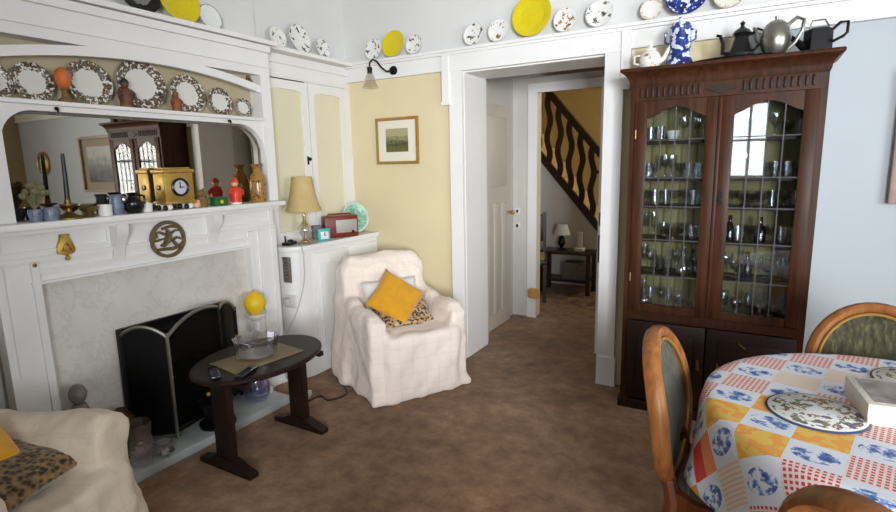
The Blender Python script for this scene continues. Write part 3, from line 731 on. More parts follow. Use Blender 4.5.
m = MB(); m.box(.05, .052, -.002, .002, .122, .152); m.box(.05, .052, -.002, .024, .120, .124); m.ball((.051, 0, .122), .005); m.build('hands', 'black_gloss', dial)
m = MB(); m.M = Matrix.Translation((-.005, -.085, .122)) @ Matrix.Rotation(PI / 2, 4, 'X'); m.lathe([(0, 0), (.014, 0), (.014, .008), (0, .01)], 16); m.build('side_knob', 'black_gloss', ck)
for s in (-1, 1):
    for dx in (-.03, .03): MB().ball((dx, s * .062, .017), .018, .018, .017).build('foot', 'white_china', ck); MB().ball((dx + .004, s * .062 - .026, .014), .014, .014, .014).build('foot', 'black_gloss', ck)
b = thing('bear_ornament', 'small brown bear ornament right of the clock', 'ornament', (MX, 1.952, MZ))
MB().lathe([(0, 0), (.03, 0), (.036, .03), (.026, .06), (0, .068)], 16).build('body', 'brown_fur', b)
m = MB(); m.ball((0, 0, .078), .024); m.ball((0, -.017, .1), .008, n=8, m=6); m.ball((0, .017, .1), .008, n=8, m=6); m.ball((.022, 0, .072), .01, n=8, m=6); m.build('head', 'brown_fur', b)
tag(MB().ball((0, 0, .018), .02, .022, .018).ball((.012, .0, .036), .011).build('bird_ornament', 'skin_glaze', loc=(MX + .02, 1.905, MZ)), 'tiny pale ornament in front of the brass clock corner', 'ornament')
o = thing('trinket_box', 'green trinket box with a yellow spot on the mantel', 'box', (MX + .015, 2.055, MZ))
MB().box(-.028, .028, -.045, .045, 0, .04, bev=.006).build('body', 'green_glaze', o); MB().box(-.03, .03, -.047, .047, .04, .054, bev=.005).build('lid', 'green_glaze', o)
MB().ball((.029, 0, .025), .004, .012, .012, 10, 6).build('spot', 'yellow_glaze', o)
figurine('figurine.003', 'figurine in a bright red coat and red hat on the mantel', (MX + .005, 2.185, MZ), .165, 'red_glaze', 'red_glaze', 'white_china')
tag(MB().lathe([(0, 0), (.044, 0), (.05, .03), (.052, .12), (.044, .17), (.026, .19), (.024, .215), (.042, .24), (.038, .24), (.02, .215), (0, .2)], 24).build('vase', 'vase_spots', loc=(MX - .005, 2.37, MZ)), 'tall tan spotted vase at the right end of the mantel', 'vase')

# brasses on the frieze
tv = thing('brass_trivet', 'round pierced bronze trivet with an animal figure below the mantel shelf', 'trivet', (XF + .02, 1.735, 1.125))
m = MB(); m.M = RX; m.lathe([(.084, -.008), (.102, -.008), (.102, .006), (.084, .006), (.084, -.008)], 40); m.build('ring', 'bronze_trivet', tv)
m = MB()
m.tube([(0, -.035, -.035), (0, -.012, -.01), (0, .005, .02), (0, .0, .055)], [.022, .034, .026, .012], 10, flat=.4)
m.tube([(0, -.02, .03), (0, -.045, .045), (0, -.07, .035)], [.014, .010, .006], 8, flat=.6)
m.tube([(0, .015, .03), (0, .045, .045), (0, .075, .042)], [.011, .009, .008], 8, flat=.6); m.tube([(0, -.03, .06), (0, .02, .07), (0, .055, .062)], [.008, .008, .006], 8)
m.tube([(0, -.088, -.005), (0, -.055, .0), (0, -.03, .005)], [.010, .012, .010], 8, flat=.6); m.tube([(0, .015, -.01), (0, .05, .005), (0, .085, -.01)], [.014, .012, .008], 8, flat=.6)
m.tube([(0, -.07, -.05), (0, -.03, -.052), (0, .02, -.055), (0, .06, -.05), (0, .075, -.03)], [.012, .015, .016, .012, .008], 8, flat=.6)
m.tube([(0, .03, -.015), (0, .045, -.04), (0, .05, -.055)], .009, 6); m.tube([(0, -.075, .045), (0, -.06, .02), (0, -.085, .01)], .007, 6)
m.build('animal_figure', 'bronze_trivet', tv)
sp = thing('spade_brass', 'spade-shaped polished brass holder left below the mantel shelf', 'ornament', (XF + .018, 1.235, 1.165))
MB().prism([(0, -.055), (.012, -.045), (.034, -.042), (.04, -.02), (.03, .01), (.014, .035), (.02, .05), (-.02, .05), (-.014, .035), (-.03, .01), (-.04, -.02), (-.034, -.042), (-.012, -.045)], 'x', -.018, 0, bev=.004).build('plate', 'brass', sp)
MB().tube([(.004, 0, .012), (.006, -.02, -.025), (.006, .02, -.025)], .006, 6, closed=True).build('raised_band', 'brass', sp)
MB().ball((0, 0, -.062), .012).build('finial', 'brass', sp)
tag(MB().lathe([(0, -.004), (.009, -.004), (.009, .004), (0, .006)], 10).build('gas_key_cap', 'old_brass', loc=(XF + .014, 1.10, 1.09), rot=(0, PI / 2, 0)), 'tiny brass cap on the white moulding at the top left of the marble', 'cap')

# ------------------------------------------------------------------ on and around the hearth
fs = thing('fire_screen', 'black folding mesh fire screen with arched steel rails on the hearth', 'fire screen', (0, 0, .05))
A = (-2.80, 1.43); B_ = (-2.65, 1.585); C_ = (-2.72, 1.955); D_ = (-2.80, 2.13)
thin_glass('screen_mesh', (.34, .33, .32, 1), .3, .5); thin_glass('centre_mesh', (.6, .59, .58, 1), .2, .5)
def panel(p, q, z0, h0, h1, arch):
    n = 14; P = [Vector((p[0] + (q[0] - p[0]) * i / n, p[1] + (q[1] - p[1]) * i / n, 0)) for i in range(n + 1)]
    Z = [h0 + (h1 - h0) * i / n + arch * (1 - (2 * i / n - 1) ** 2) for i in range(n + 1)]
    m = MB(); f1 = [m.v(v_ + Vector((0, 0, z0))) for v_ in P]; f2 = [m.v(v_ + Vector((0, 0, z))) for v_, z in zip(P, Z)]
    d = Vector((q[1] - p[1], p[0] - q[0], 0)).normalized() * .004
    b1 = [m.v(v_ + d + Vector((0, 0, z0))) for v_ in P]; b2 = [m.v(v_ + d + Vector((0, 0, z))) for v_, z in zip(P, Z)]
    for i in range(n): m._f([f1[i], f1[i + 1], f2[i + 1], f2[i]]); m._f([b1[i + 1], b1[i], b2[i], b2[i + 1]]); m._f([f2[i], f2[i + 1], b2[i + 1], b2[i]]); m._f([f1[i], b1[i], b1[i + 1], f1[i + 1]])
    m._f([f1[0], f2[0], b2[0], b1[0]]); m._f([f1[n], b1[n], b2[n], f2[n]])
    return m, [v_ + Vector((0, 0, z)) for v_, z in zip(P, Z)]
for p, q, h0, h1, ar, mt in ((A, B_, .61, .575, .05, 'screen_mesh'), (B_, C_, .575, .645, .05, 'centre_mesh'), (C_, D_, .625, .57, .05, 'screen_mesh')):
    m, top = panel(p, q, .03, h0, h1, ar)
    if mt: m.build('mesh_panel', mt, fs)
    else: m.bm.free()
    MB().tube(top, .010, 8).build('top_rail', 'pewter', fs)
    if mt: MB().tube([(p[0], p[1], .035), (q[0], q[1], .035)], .006, 6).build('bottom_rail', 'black_iron', fs)
for p, h in ((A, .61), (B_, .575), (C_, .645), (D_, .57)): MB().tube([(p[0], p[1], 0), (p[0], p[1], h + .02)], .010, 8).ball((p[0], p[1], .008), .016, .016, .008).build('post', 'pewter' if p == B_ else 'black_iron', fs)
gm = thing('fire_tool_stand', 'black fire tool stand with brass knobs low on the hearth', 'fire tools', (-2.60, 1.80, .05))
MB().lathe([(0, 0), (.1, 0), (.1, .015), (.06, .03), (.08, .10), (.10, .14), (.09, .15), (0, .12)], 20).build('tub', 'black_iron', gm)
for dy, hh, dx in ((-.05, .2, .01), (0, .23, -.01), (.04, .19, .02)):
    tl = MB().tube([(0, 0, .08), (dx, dy, hh)], .006, 8).build('tool', 'black_iron', gm); MB().ball((dx, dy, hh), .012).build('knob', 'brass', tl)
MB().tube([(.09, 0, .05), (.115, 0, .06), (.115, 0, .1), (.09, 0, .12)], .005, 6).build('handle', 'brass', gm)
lg = thing('glass_jar', 'lilac glass jar on the hearth behind the coffee table', 'jar', (-2.66, 2.135, .05))
MB().lathe([(0, 0), (.06, 0), (.08, .03), (.084, .10), (.07, .15), (.064, .15), (.078, .10), (.072, .03), (0, .012)], 16).build('bowl', 'lilac_glass', lg)
MB().lathe([(.068, .148), (.072, .158), (.058, .162), (.058, .152)], 22).build('rim', 'silver', lg)
def crystal(name, label, loc, r, h):
    o = thing(name, label, 'ornament', loc); n = 8
    m = MB(); m.lathe([(0, 0), (r * .7, 0), (r, h * .3), (r * .8, h * .7), (r * .9, h), (r * .8, h), (r * .7, h * .7), (r * .85, h * .3), (0, h * .1)], n); m.build('body', 'crystal', o, sharp=15)
    m = MB(); m.ball((0, 0, h * .45), r * .22, n=7, m=5); m.build('sparkle_core', 'silver', o, sharp=10)  # silver ball added inside the glass to give it sparkles
crystal('crystal_vase', 'clear crystal vase on the hearth beside the near armchair arm', (-2.58, 1.345, .05), .07, .22)
crystal('crystal_vase.001', 'small clear crystal dish at the front edge of the hearth', (-2.54, 1.44, .05), .05, .08)
fg = thing('stone_figurine', 'tall grey stone figure on the hearth, its head showing above the near armchair arm', 'figurine', (-2.72, 1.165, .05))
MB().lathe([(0, 0), (.06, 0), (.06, .03), (.045, .05), (.05, .15), (.04, .26), (.046, .31), (.03, .36), (0, .37)], 14).build('body', 'grey_stone', fg)
m = MB(); m.ball((0, 0, .41), .04, .038, .05); m.ball((.036, 0, .405), .008, n=8, m=6); m.ball((0, .034, .41), .01, n=8, m=6); m.build('head', 'grey_stone', fg)
tag(MB().lathe([(0, 0), (.045, 0), (.04, .06), (.025, .10), (.04, .17), (.045, .22), (.025, .26), (0, .265)], 12).ball((.02, .02, .2), .03).build('carved_ornament', 'mahogany', loc=(-2.72, 1.345, .05)), 'dark brown carved ornament between the near armchair and the fire screen', 'ornament')
ln = thing('lemon_stand', 'yellow lemon-shaped jar on a white spiral stand beside the fireplace', 'ornament', (-2.72, 2.225, .05))
pts = []; m = MB()
m.lathe([(0, 0), (.07, 0), (.07, .015), (.03, .03), (.025, .06), (0, .06)], 18)
for ph in (0, PI): m.tube([(math.cos(ph + k * .8) * .011, math.sin(ph + k * .8) * .011, .05 + k * .016) for k in range(29)], .013, 8)
m.lathe([(0, .49), (.03, .49), (.065, .52), (.068, .535), (.05, .535), (0, .53)], 18); m.build('stand', 'white_china', ln)
m = MB(); m.lathe([(0, .535), (.03, .535), (.062, .57), (.068, .605), (.058, .64), (.03, .665), (.014, .675), (0, .69)], 20); m.build('lemon', 'lemon', ln)

# ------------------------------------------------------------------ coffee table
CT = (-2.22, 1.82); TZ = .52
ct = thing('coffee_table', 'dark wooden oval coffee table on two slab legs before the hearth', 'table', (CT[0], CT[1], 0))
MB().lathe([(0, TZ - .03), (.96, TZ - .03), (1, TZ - .02), (1, TZ - .008), (.975, TZ), (0, TZ)], 48, sx=.268, sy=.372).build('tabletop', 'dark_oak', ct)
for y in (-.25, .25):
    MB().box(-.06, .06, y - .018, y + .018, .05, TZ - .03, bev=.003).build('leg', 'dark_oak', ct)
    MB().prism([(-.19, 0), (-.19, .025), (-.12, .035), (-.07, .065), (.07, .065), (.12, .035), (.19, .025), (.19, 0)], 'y', y - .028, y + .028, bev=.004).build('foot', 'dark_oak', ct)
    MB().box(-.2, .2, y - .015, y + .015, TZ - .055, TZ - .03).build('cross_bar', 'dark_oak', ct)
pm = tag(MB().box(-.12, .12, -.2, .2, 0, .006, bev=.002).build('table_mat', 'bamboo', loc=(CT[0] + .02, CT[1] - .03, TZ), rot=(0, 0, R_(-7))), 'rectangular woven tan mat on the coffee table', 'mat')
cb = thing('crystal_bowl', 'cut crystal bowl on the woven mat on the coffee table', 'bowl', (CT[0] + .0, CT[1] - .02, TZ + .006))
m = MB(); n = 24; rings = []
for r, z, w in ((.085, 0, 0), (.105, .01, .0), (.108, .055, .04), (.114, .10, .1), (.105, .098, .1), (.098, .055, .04), (.094, .014, 0), (.0, .012, 0)):
    rings.append((r, z, w))
prev = None
for r, z, w in rings:
    if r == 0: cur = [m.v((0, 0, z))]
    else: cur = [m.v((r * (1 + w * (1 if j % 2 else -1) * .35) * math.cos(2 * PI * j / n), r * (1 + w * (1 if j % 2 else -1) * .35) * math.sin(2 * PI * j / n), z + w * .06 * (1 if j % 2 else -1))) for j in range(n)]
    if prev:
        for j in range(n): m._f([prev[j], prev[(j + 1) % n]] + ([cur[0]] if len(cur) == 1 else [cur[(j + 1) % n], cur[j]]))
    else: m._f(cur[::-1])
    prev = cur
m.build('bowl', 'crystal', cb, sharp=12)
def remote(label, loc, rz, L, nm):
    r = thing(nm, label, 'remote control', loc, rz); MB().box(-.022, .022, -L / 2, L / 2, 0, .018, bev=.005).build('case', 'black_gloss', r)
    m = MB()
    for i in range(5):
        for j in range(3): m.box(-.014 + j * .010, -.008 + j * .010, -L * .35 + i * .02, -L * .35 + i * .02 + .01, .017, .021)
    m.build('buttons', 'dark_rubber', r)
remote('black remote control at the near end of the coffee table', (CT[0] + .02, CT[1] - .29, TZ), R_(60), .15, 'remote_control')
remote('second black remote control beside the woven mat', (CT[0] + .155, CT[1] - .215, TZ), R_(20), .14, 'remote_control.001')

# cables and extension on the floor
def cable(name, label, pts, r, mat):
    P = [Vector(p) for p in pts]; out = []
    for i in range(len(P) - 1):
        p0, p1, p2, p3 = P[max(i - 1, 0)], P[i], P[i + 1], P[min(i + 2, len(P) - 1)]
        for k in range(8):
            t = k / 8; out.append(.5 * ((2 * p1) + (p2 - p0) * t + (2 * p0 - 5 * p1 + 4 * p2 - p3) * t * t + (3 * p1 - p0 - 3 * p2 + p3) * t ** 3))
    out.append(P[-1]); return tag(MB().tube(out, r, 6).build(name, mat), label, 'cable')
cable('lamp_cable', 'pale lamp cable looping down from the low cupboard top', [(-2.80, 2.72, .963), (-2.70, 2.64, .965), (-2.665, 2.62, .88), (-2.68, 2.62, .70), (-2.70, 2.55, .50), (-2.73, 2.47, .35), (-2.72, 2.42, .12), (-2.6, 2.40, .01)], .004, 'cable_white')
cable('plug_cable', 'thin grey cable dropping straight from the wall socket', [(-2.775, 2.525, .56), (-2.775, 2.51, .50), (-2.775, 2.51, .3), (-2.76, 2.51, .1), (-2.66, 2.48, .006)], .003, 'cable_white')
cable('floor_cable', 'black cable snaking over the carpet between coffee table and armchair', [(-2.52, 2.36, .006), (-2.42, 2.30, .006), (-2.40, 2.42, .006), (-2.30, 2.40, .006), (-2.26, 2.52, .006), (-2.34, 2.60, .006), (-2.44, 2.66, .006)], .005, 'cable_black')
ext = thing('extension_block', 'white extension block on the floor at the end of the hearth', 'socket', (-2.46, 2.34, 0), R_(25))
MB().box(-.03, .03, -.07, .07, 0, .04, bev=.008).build('case', 'white_plastic', ext); MB().box(-.02, .02, -.05, .05, .038, .043).build('socket_face', 'cable_white', ext)

# ------------------------------------------------------------------ on the low cupboard
LZ = .96
lp = thing('lamp', 'table lamp with a tan pleated shade and glass base on the low cupboard', 'lamp', (-2.79, 2.775, LZ))
MB().lathe([(0, 0), (.055, 0), (.058, .012), (.03, .025), (.02, .04), (.05, .08), (.052, .105), (.03, .14), (.014, .16), (.012, .21), (0, .21)], 20).build('base', 'crystal', lp)
MB().lathe([(0, .003), (.048, .003), (.04, .02), (.008, .03), (.008, .22), (.016, .225), (.016, .27), (0, .27)], 12).build('stem', 'brass', lp)
m = MB(); n = 40; prof = [(.122, .235), (.108, .275), (.090, .34), (.077, .41), (.068, .475)]; prev = None
for r, z in prof + [(r - .004, z) for r, z in prof[::-1]]:
    cur = [m.v(((r + (.003 if j % 2 else 0)) * math.cos(2 * PI * j / n), (r + (.003 if j % 2 else 0)) * math.sin(2 * PI * j / n), z)) for j in range(n)]
    if prev:
        for j in range(n): m._f([prev[j], prev[(j + 1) % n], cur[(j + 1) % n], cur[j]])
    prev = cur
m.build('lamp_shade', 'lampshade', lp, sharp=60)
MB().lathe([(.122, .23), (.127, .232), (.123, .248), (.118, .248), (.122, .23)], 40).build('shade_trim', 'lampshade', lp)
al = thing('alarm_clock', 'small square teal alarm clock on the low cupboard', 'clock', (-2.755, 2.925, LZ), R_(-25))
MB().box(-.02, .02, -.047, .047, 0, .09, bev=.008).build('case', 'teal', al)
fc = MB().box(.019, .022, -.03, .03, .014, .068, bev=.001).build('dial', 'white_china', al)
m = MB(); m.box(.022, .024, -.002, .002, .04, .062); m.box(.022, .024, -.002, .016, .039, .042); m.build('hands', 'black_gloss', fc)
rd = thing('radio', 'red leather-cased radio with a grey grille on the low cupboard', 'radio', (-2.785, 3.145, LZ), R_(-28))
MB().box(-.05, .05, -.135, .135, 0, .165, bev=.012).build('case', 'radio_red', rd)
g_ = MB().box(.049, .054, -.05, .12, .035, .135, bev=.002).build('grille', 'radio_grille', rd)
m = MB(); m.M = Matrix.Translation((.052, .085, .04)) @ RX; m.lathe([(0, 0), (.012, 0), (.010, .01), (0, .01)], 14); m.build('knob', 'black_gloss', rd)
MB().tube([(0, -.10, .155), (0, -.09, .178), (0, .09, .178), (0, .10, .155)], .006, 8).build('handle', 'chair_wood', rd)
tag(MB().box(-.03, .03, -.035, .035, 0, .10, bev=.006).build('speaker_box', 'grey_stone', loc=(-2.88, 2.985, LZ), rot=(0, 0, R_(-28))), 'small dark box behind the red radio', 'box')
gp = bpy.data.objects.new('glass_plate', plate_mesh('plate_green')); COL.objects.link(gp)
n_ = Vector((.85, -.45, .25)).normalized(); up = (Vector((0, 0, 1)) - n_ * n_.z).normalized(); s_ = up.cross(n_)
mt = Matrix((s_, up, n_)).transposed().to_4x4(); mt.translation = Vector((-2.825, 3.395, LZ)) + up * .125
gp.matrix_world = mt @ Matrix.Diagonal((.115, .125, .1, 1)); tag(gp, 'pale green glass plate leaning upright behind the red radio', 'plate')
ph = thing('cordless_phone', 'small black phone lying at the left end of the low cupboard top', 'telephone', (-2.83, 2.65, LZ), R_(20))
MB().box(-.03, .03, -.05, .07, 0, .022, bev=.006).build('case', 'black_gloss', ph); MB().tube([(0, -.045, .02), (0, -.05, .07)], .006, 8).build('aerial', 'black_gloss', ph); MB().ball((.0, .03, .026), .02, .03, .01).build('pad', 'dark_rubber', ph)

# ------------------------------------------------------------------ framed print and wall lamp on the far wall
fr = thing('framed_print', 'small gilt framed landscape print on the cream wall', 'picture', (-2.455, YF, 1.69))
m = MB()
for x0, x1, z0, z1 in ((-.2, .2, .157, .18), (-.2, .2, -.18, -.157), (-.2, -.18, -.18, .18), (.18, .2, -.18, .18)): m.box(x0, x1, -.022, 0, z0, z1, bev=.003)
m.build('frame', 'gilt', fr)
MB().box(-.185, .185, -.012, -.002, -.165, .165).build('mount', 'mat_board', fr)
MB().box(-.105, .105, -.014, -.011, -.085, .095).build('print', 'landscape_print', fr)
wl = thing('wall_lamp', 'black swan-neck wall lamp with a glass bell shade on the rail by the corner', 'lamp', (-2.45, YF - .03, 2.215))
m = MB(); m.M = Matrix.Rotation(PI / 2, 4, 'X'); m.lathe([(0, 0), (.035, 0), (.032, .012), (.015, .02), (0, .022)], 18); m.build('wall_plate', 'black_iron', wl)
MB().tube([(0, -.015, 0), (-.03, -.05, -.01), (-.06, -.075, .02), (-.09, -.09, .065), (-.12, -.10, .08), (-.145, -.105, .06), (-.148, -.105, .02)], .007, 8).build('arm', 'black_iron', wl)
MB().lathe([(0, .03), (.02, .025), (.018, -.02), (0, -.02)], 14, (-.148, -.105, 0)).build('lamp_holder', 'black_iron', wl)
MB().lathe([(.02, -.012), (.034, -.04), (.045, -.09), (.062, -.125), (.058, -.125), (.041, -.09), (.03, -.04), (.016, -.012)], 22, (-.148, -.105, 0)).build('lamp_shade', 'shade_glass', wl)

# ------------------------------------------------------------------ armchairs
def armchair(name, label, loc, rz, mat, seat=.435, rolled=False):
    """local front is -y; origin under the middle"""
    o = thing(name, label, 'armchair', loc, rz)
    m = MB()
    m.box(-.33, .33, -.37, .33, .0, .40)                    # body with skirt
    m.box(-.26, .26, -.415, .2, .25, seat); m.box(-.255, .255, -.425, -.3, .0, seat - .02)
    for s in (-1, 1):
        x0, x1 = (.235, .355) if s > 0 else (-.355, -.235)
        if rolled:                                          # fat rolled arm over a pinched-in side
            m.lathe([(0, -.385), (.075, -.385), (.10, -.37), (.104, -.2), (.10, .25), (0, .25)], 24) if False else m.tube([(s * .265, -.375, .50), (s * .265, -.36, .50), (s * .265, -.1, .49), (s * .265, .25, .48)], [.100, .106, .104, .10], 20)
            m.box(s * .265 - .07, s * .265 + .07, -.33, .25, .0, .46); m.prism([(-.34, .40), (-.36, .30), (-.44, .10), (-.47, .0), (-.2, .0), (-.2, .40)], 'x', s * .265 - .095, s * .265 + .095)
            continue
        m.box(x0, x1, -.375, .25, .0, .535); m.box(x0 + .015, x1 - .015, -.33, .25, .5, .575); m.box(x0 + .02, x1 - .02, .0, .25, .5, .60)
    m.prism([(.10, 0), (.13, .45), (.19, .84), (.24, .875), (.33, .87), (.37, .80), (.37, 0)], 'x', -.275, .275)
    m.prism([(.13, 0), (.15, .45), (.20, .80), (.25, .83), (.36, .78), (.37, 0)], 'x', -.32, .32)
    m.prism([(-.345, .56), (-.43, .0), (-.30, .0), (-.30, .56)], 'y', .02, .33); m.prism([(-.31, .80), (-.36, .45), (-.28, .45), (-.28, .8)], 'y', .17, .35)
    m.box(-.375, .375, -.415, .37, .0, .06)
    if rolled: m.prism([(-.20, seat), (-.41, seat), (-.43, .30), (-.46, .0), (-.2, .0)], 'x', -.26, .26)
    me = m.build('slipcover', mat, o)
    rm = me.modifiers.new('shell', 'REMESH'); rm.mode = 'VOXEL'; rm.voxel_size = .016; rm.use_smooth_shade = True
    sm = me.modifiers.new('soften', 'SMOOTH'); sm.factor = .6; sm.iterations = 10 if rolled else 18
    tx = bpy.data.textures.new('folds', 'CLOUDS'); tx.noise_scale = .16; tx.noise_depth = 2
    dp = me.modifiers.new('folds', 'DISPLACE'); dp.texture = tx; dp.strength = .045; dp.mid_level = .5
    # loose hanging cloth of the throw over the back
    m = MB(); n = 16; L, U = [], []
    return o
def chair_at(front_mid, face): # place origin .40 behind the front
    f = Vector(face).normalized(); return (front_mid[0] - f.x * .40, front_mid[1] - f.y * .40, 0), math.atan2(f.x, -f.y)
loc1, rz1 = chair_at((-1.785, 2.75), (.86, -.51)); ac1 = armchair('armchair', 'armchair under a cream slipcover in the corner by the doorway', loc1, rz1, 'slipcover')
loc2, rz2 = chair_at((-1.905, .742), (.92, .39)); ac2 = armchair('armchair.001', 'armchair under a sand slipcover at the bottom left, its arm in front of the hearth', loc2, rz2, 'slipcover_sand', .42, True)
def cushion(name, label, mat, w, h, t, parent_loc, rz, pos, tilt, roll):
    """pos local to a chair frame"""
    m = MB(); n = 14; top = []; bot = []
    for i in range(n + 1):
        r1, r2 = [], []
        for j in range(n + 1):
            u, v_ = 2 * i / n - 1, 2 * j / n - 1
            k = (max(0, 1 - u ** 4) * max(0, 1 - v_ ** 4)) ** .45
            pin = 1 - .08 * (1 - abs(u)) * (abs(v_) ** 3) ; pin2 = 1 - .08 * (1 - abs(v_)) * (abs(u) ** 3)
            x, z = u * w / 2 * pin2, v_ * h / 2 * pin
            wr = .006 * mnoise.noise(Vector((x * 18, z * 18, w * 7)))
            r1.append((x, -t / 2 * k - .003 + wr, z)); r2.append((x, t / 2 * k + .003, z))
        top.append(r1); bot.append(r2)
    V1 = [[m.v(p) for p in r] for r in top]; V2 = [[m.v(p) for p in r] for r in bot]
    for i in range(n):
        for j in range(n):
            m._f([V1[i][j], V1[i + 1][j], V1[i + 1][j + 1], V1[i][j + 1]]); m._f([V2[i][j], V2[i][j + 1], V2[i + 1][j + 1], V2[i + 1][j]])
    for i in range(n):
        m._f([V1[i][0], V2[i][0], V2[i + 1][0], V1[i + 1][0]]); m._f([V1[i][n], V1[i + 1][n], V2[i + 1][n], V2[i][n]])
        m._f([V1[0][i], V1[0][i + 1], V2[0][i + 1], V2[0][i]]); m._f([V1[n][i], V2[n][i], V2[n][i + 1], V1[n][i + 1]])
    o = m.build(name, mat, sharp=75)
    o.matrix_world = Matrix.Translation(parent_loc) @ Matrix.Rotation(rz, 4, 'Z') @ Matrix.Translation(pos) @ Matrix.Rotation(R_(tilt), 4, 'X') @ Matrix.Rotation(R_(roll), 4, 'Y')
    return tag(o, label, 'cushion')
cushion('cushion', 'white cushion at the very back of the corner armchair', 'cushion_white', .42, .27, .09, loc1, rz1, (-.01, .075, .565), -16, 0)
cushion('cushion.001', 'leopard print cushion under the yellow one on the corner armchair', 'leopard', .43, .29, .09, loc1, rz1, (.01, -.075, .485), -58, 3)
cushion('cushion.002', 'plain mustard yellow cushion on the corner armchair', 'mustard', .32, .32, .10, loc1, rz1, (-.035, -.06, .595), -36, 43)
cushion('cushion.003', 'leopard print cushion on the near armchair at the bottom left', 'leopard_dark', .38, .38, .09, loc2, rz2, (.03, -.11, .485), -80, 0)
cushion('cushion.004', 'mustard cushion on the near armchair at the left edge', 'mustard', .30, .30, .09, loc2, rz2, (.03, .015, .575), -62, 20)

# ------------------------------------------------------------------ china cabinet
CX0, CX1, CY = -.635, .28, 3.2
W = CX1 - CX0
cab = thing('china_cabinet', 'tall dark mahogany china cabinet with two leaded glass doors', 'cabinet', (CX0, CY, 0))
m = MB(); m.box(.0, .022, .02, .28, .06, 1.9); m.box(W - .022, W, .02, .28, .06, 1.9); m.box(0, W, .02, .28, .06, .09); m.box(0, W, .02, .28, .57, .60); m.box(0, W, .02, .28, 1.84, 1.9)
m.box(0, .045, 0, .03, .06, 1.84); m.box(W - .045, W, 0, .03, .06, 1.84); m.box(0, W, 0, .03, .565, .615); m.box(0, W, -.004, .03, 1.825, 1.92)
m.build('carcass', 'mahogany', cab)
MB().box(.022, W - .022, .265, .28, .6, 1.86).build('back_lining', 'lining', cab)
MB().box(.022, W - .022, .265, .28, .06, .6).build('back_panel', 'mahogany_dark', cab)
m = MB(); prev = None
for d_, z in ((0, 1.90), (.006, 1.915), (.008, 1.93), (.013, 1.945), (.022, 1.96), (.034, 1.972), (.046, 1.98), (.05, 1.983), (.05, 1.994), (.046, 2.0)):
    cur = [m.v(p) for p in ((-d_, .285, z), (-d_, -d_ - .006, z), (W + d_, -d_ - .006, z), (W + d_, .285, z))]
    if prev:
        for j in range(4): m._f([prev[j], prev[(j + 1) % 4], cur[(j + 1) % 4], cur[j]])
    else: m._f(cur[::-1])
    prev = cur
m._f(prev); m.build('cornice', 'mahogany', cab)
m = MB(); m.box(-.012, W + .012, -.012, .28, .0, .06, bev=.004); m.build('plinth', 'mahogany_dark', cab)
for side in (0, 1):
    m = MB()
    for k in range(11):
        x = (.05 if side == 0 else W / 2 + .095) + k * .0295
        m.box(x, x + .014, -.011, -.003, 1.842, 1.895, bev=.004)
    m.build('fluted_panel', 'mahogany_dark', cab)  # dark strips stand in for the shade inside the grooves
MB().prism([(W / 2 - .08, 1.863), (W / 2, 1.836), (W / 2 + .08, 1.863), (W / 2, 1.89)], 'y', -.013, -.003).build('lozenge', 'mahogany_dark', cab)
SH = [.615, .84, 1.045, 1.24, 1.395, 1.605]
for z in SH[1:]: MB().box(.024, W - .024, .05, .262, z - .014, z).build('shelf', 'mahogany_dark', cab)
def gdoor(x0, x1, hinge_right):
    dr_m = MB(); st = .062; z0, z1 = .62, 1.822
    gx0, gx1, gz0, gz1 = x0 + st, x1 - st, .665, 1.735
    dr_m.box(x0, gx0, -.012, .01, z0, z1, bev=.003); dr_m.box(gx1, x1, -.012, .01, z0, z1, bev=.003); dr_m.box(gx0, gx1, -.010, .008, z0, gz0)
    xs = [gx0 + (gx1 - gx0) * i / 24 for i in range(25)]; mid = (gx0 + gx1) / 2; hw = (gx1 - gx0) / 2
    def arch(x):
        u = abs(x - mid) / hw
        return gz1 + .058 * (math.cos(PI * min(1, u)) * .5 + .5) ** .7 - .008
    dr_m.band([(x, arch(x)) for x in xs], [(x, z1) for x in xs], 'y', -.010, .008)
    dr = dr_m.build('glazed_door', 'mahogany', cab)
    MB().box(gx0 - .01, gx1 + .01, -.002, .001, gz0 - .01, 1.80).build('glass_pane', 'pane_glass', dr)
    ld = MB()
    for i in (1, 2, 3):
        x = gx0 + (gx1 - gx0) * i / 4; ld.box(x - .0025, x + .0025, -.005, .003, gz0, arch(x))
    for z in (.84, 1.05, 1.24, 1.40, 1.61): ld.box(gx0, gx1, -.005, .003, z - .0025, z + .0025)
    ld.build('lead_bars', 'lead', dr)
    return dr, gx0, gx1
mid = W / 2
dl, *_ = gdoor(.03, mid - .004, False); dr_, *_ = gdoor(mid + .004, W - .03, True)
m = MB(); m.box(mid - .009, mid + .009, -.022, -.010, .62, 1.82, bev=.004); m.build('meeting_bead', 'mahogany', cab)
MB().box(mid + .018, mid + .036, -.016, -.011, 1.25, 1.33).tube([(mid + .027, -.012, 1.28), (mid + .027, -.035, 1.28)], .008, 8).build('key_plate', 'black_iron', dr_)
for x in (.036,):
    for z in (.8, 1.62): MB().tube([(x, -.014, z), (x, -.014, z + .05)], .005, 8).build('hinge', 'old_brass', dl)
def ldoor(x0, x1, hx):
    d_ = MB(); d_.box(x0, x1, -.012, .01, .075, .56, bev=.003); dd = d_.build('lower_door', 'mahogany_dark', cab)
    p_ = MB(); p_.box(x0 + .06, x1 - .06, -.018, -.010, .14, .50, bev=.006); p_.build('raised_panel', 'mahogany_dark', dd)
    h_ = MB(); h_.box(hx - .008, hx + .008, -.018, -.012, .31, .37); h_.tube([(hx, -.018, .355), (hx + .006, -.03, .335), (hx + .012, -.03, .315)], .005, 8); h_.build('handle', 'old_brass', dd)
    return dd
ldoor(.03, mid - .004, mid - .035); ld2 = ldoor(mid + .004, W - .03, mid + .07)
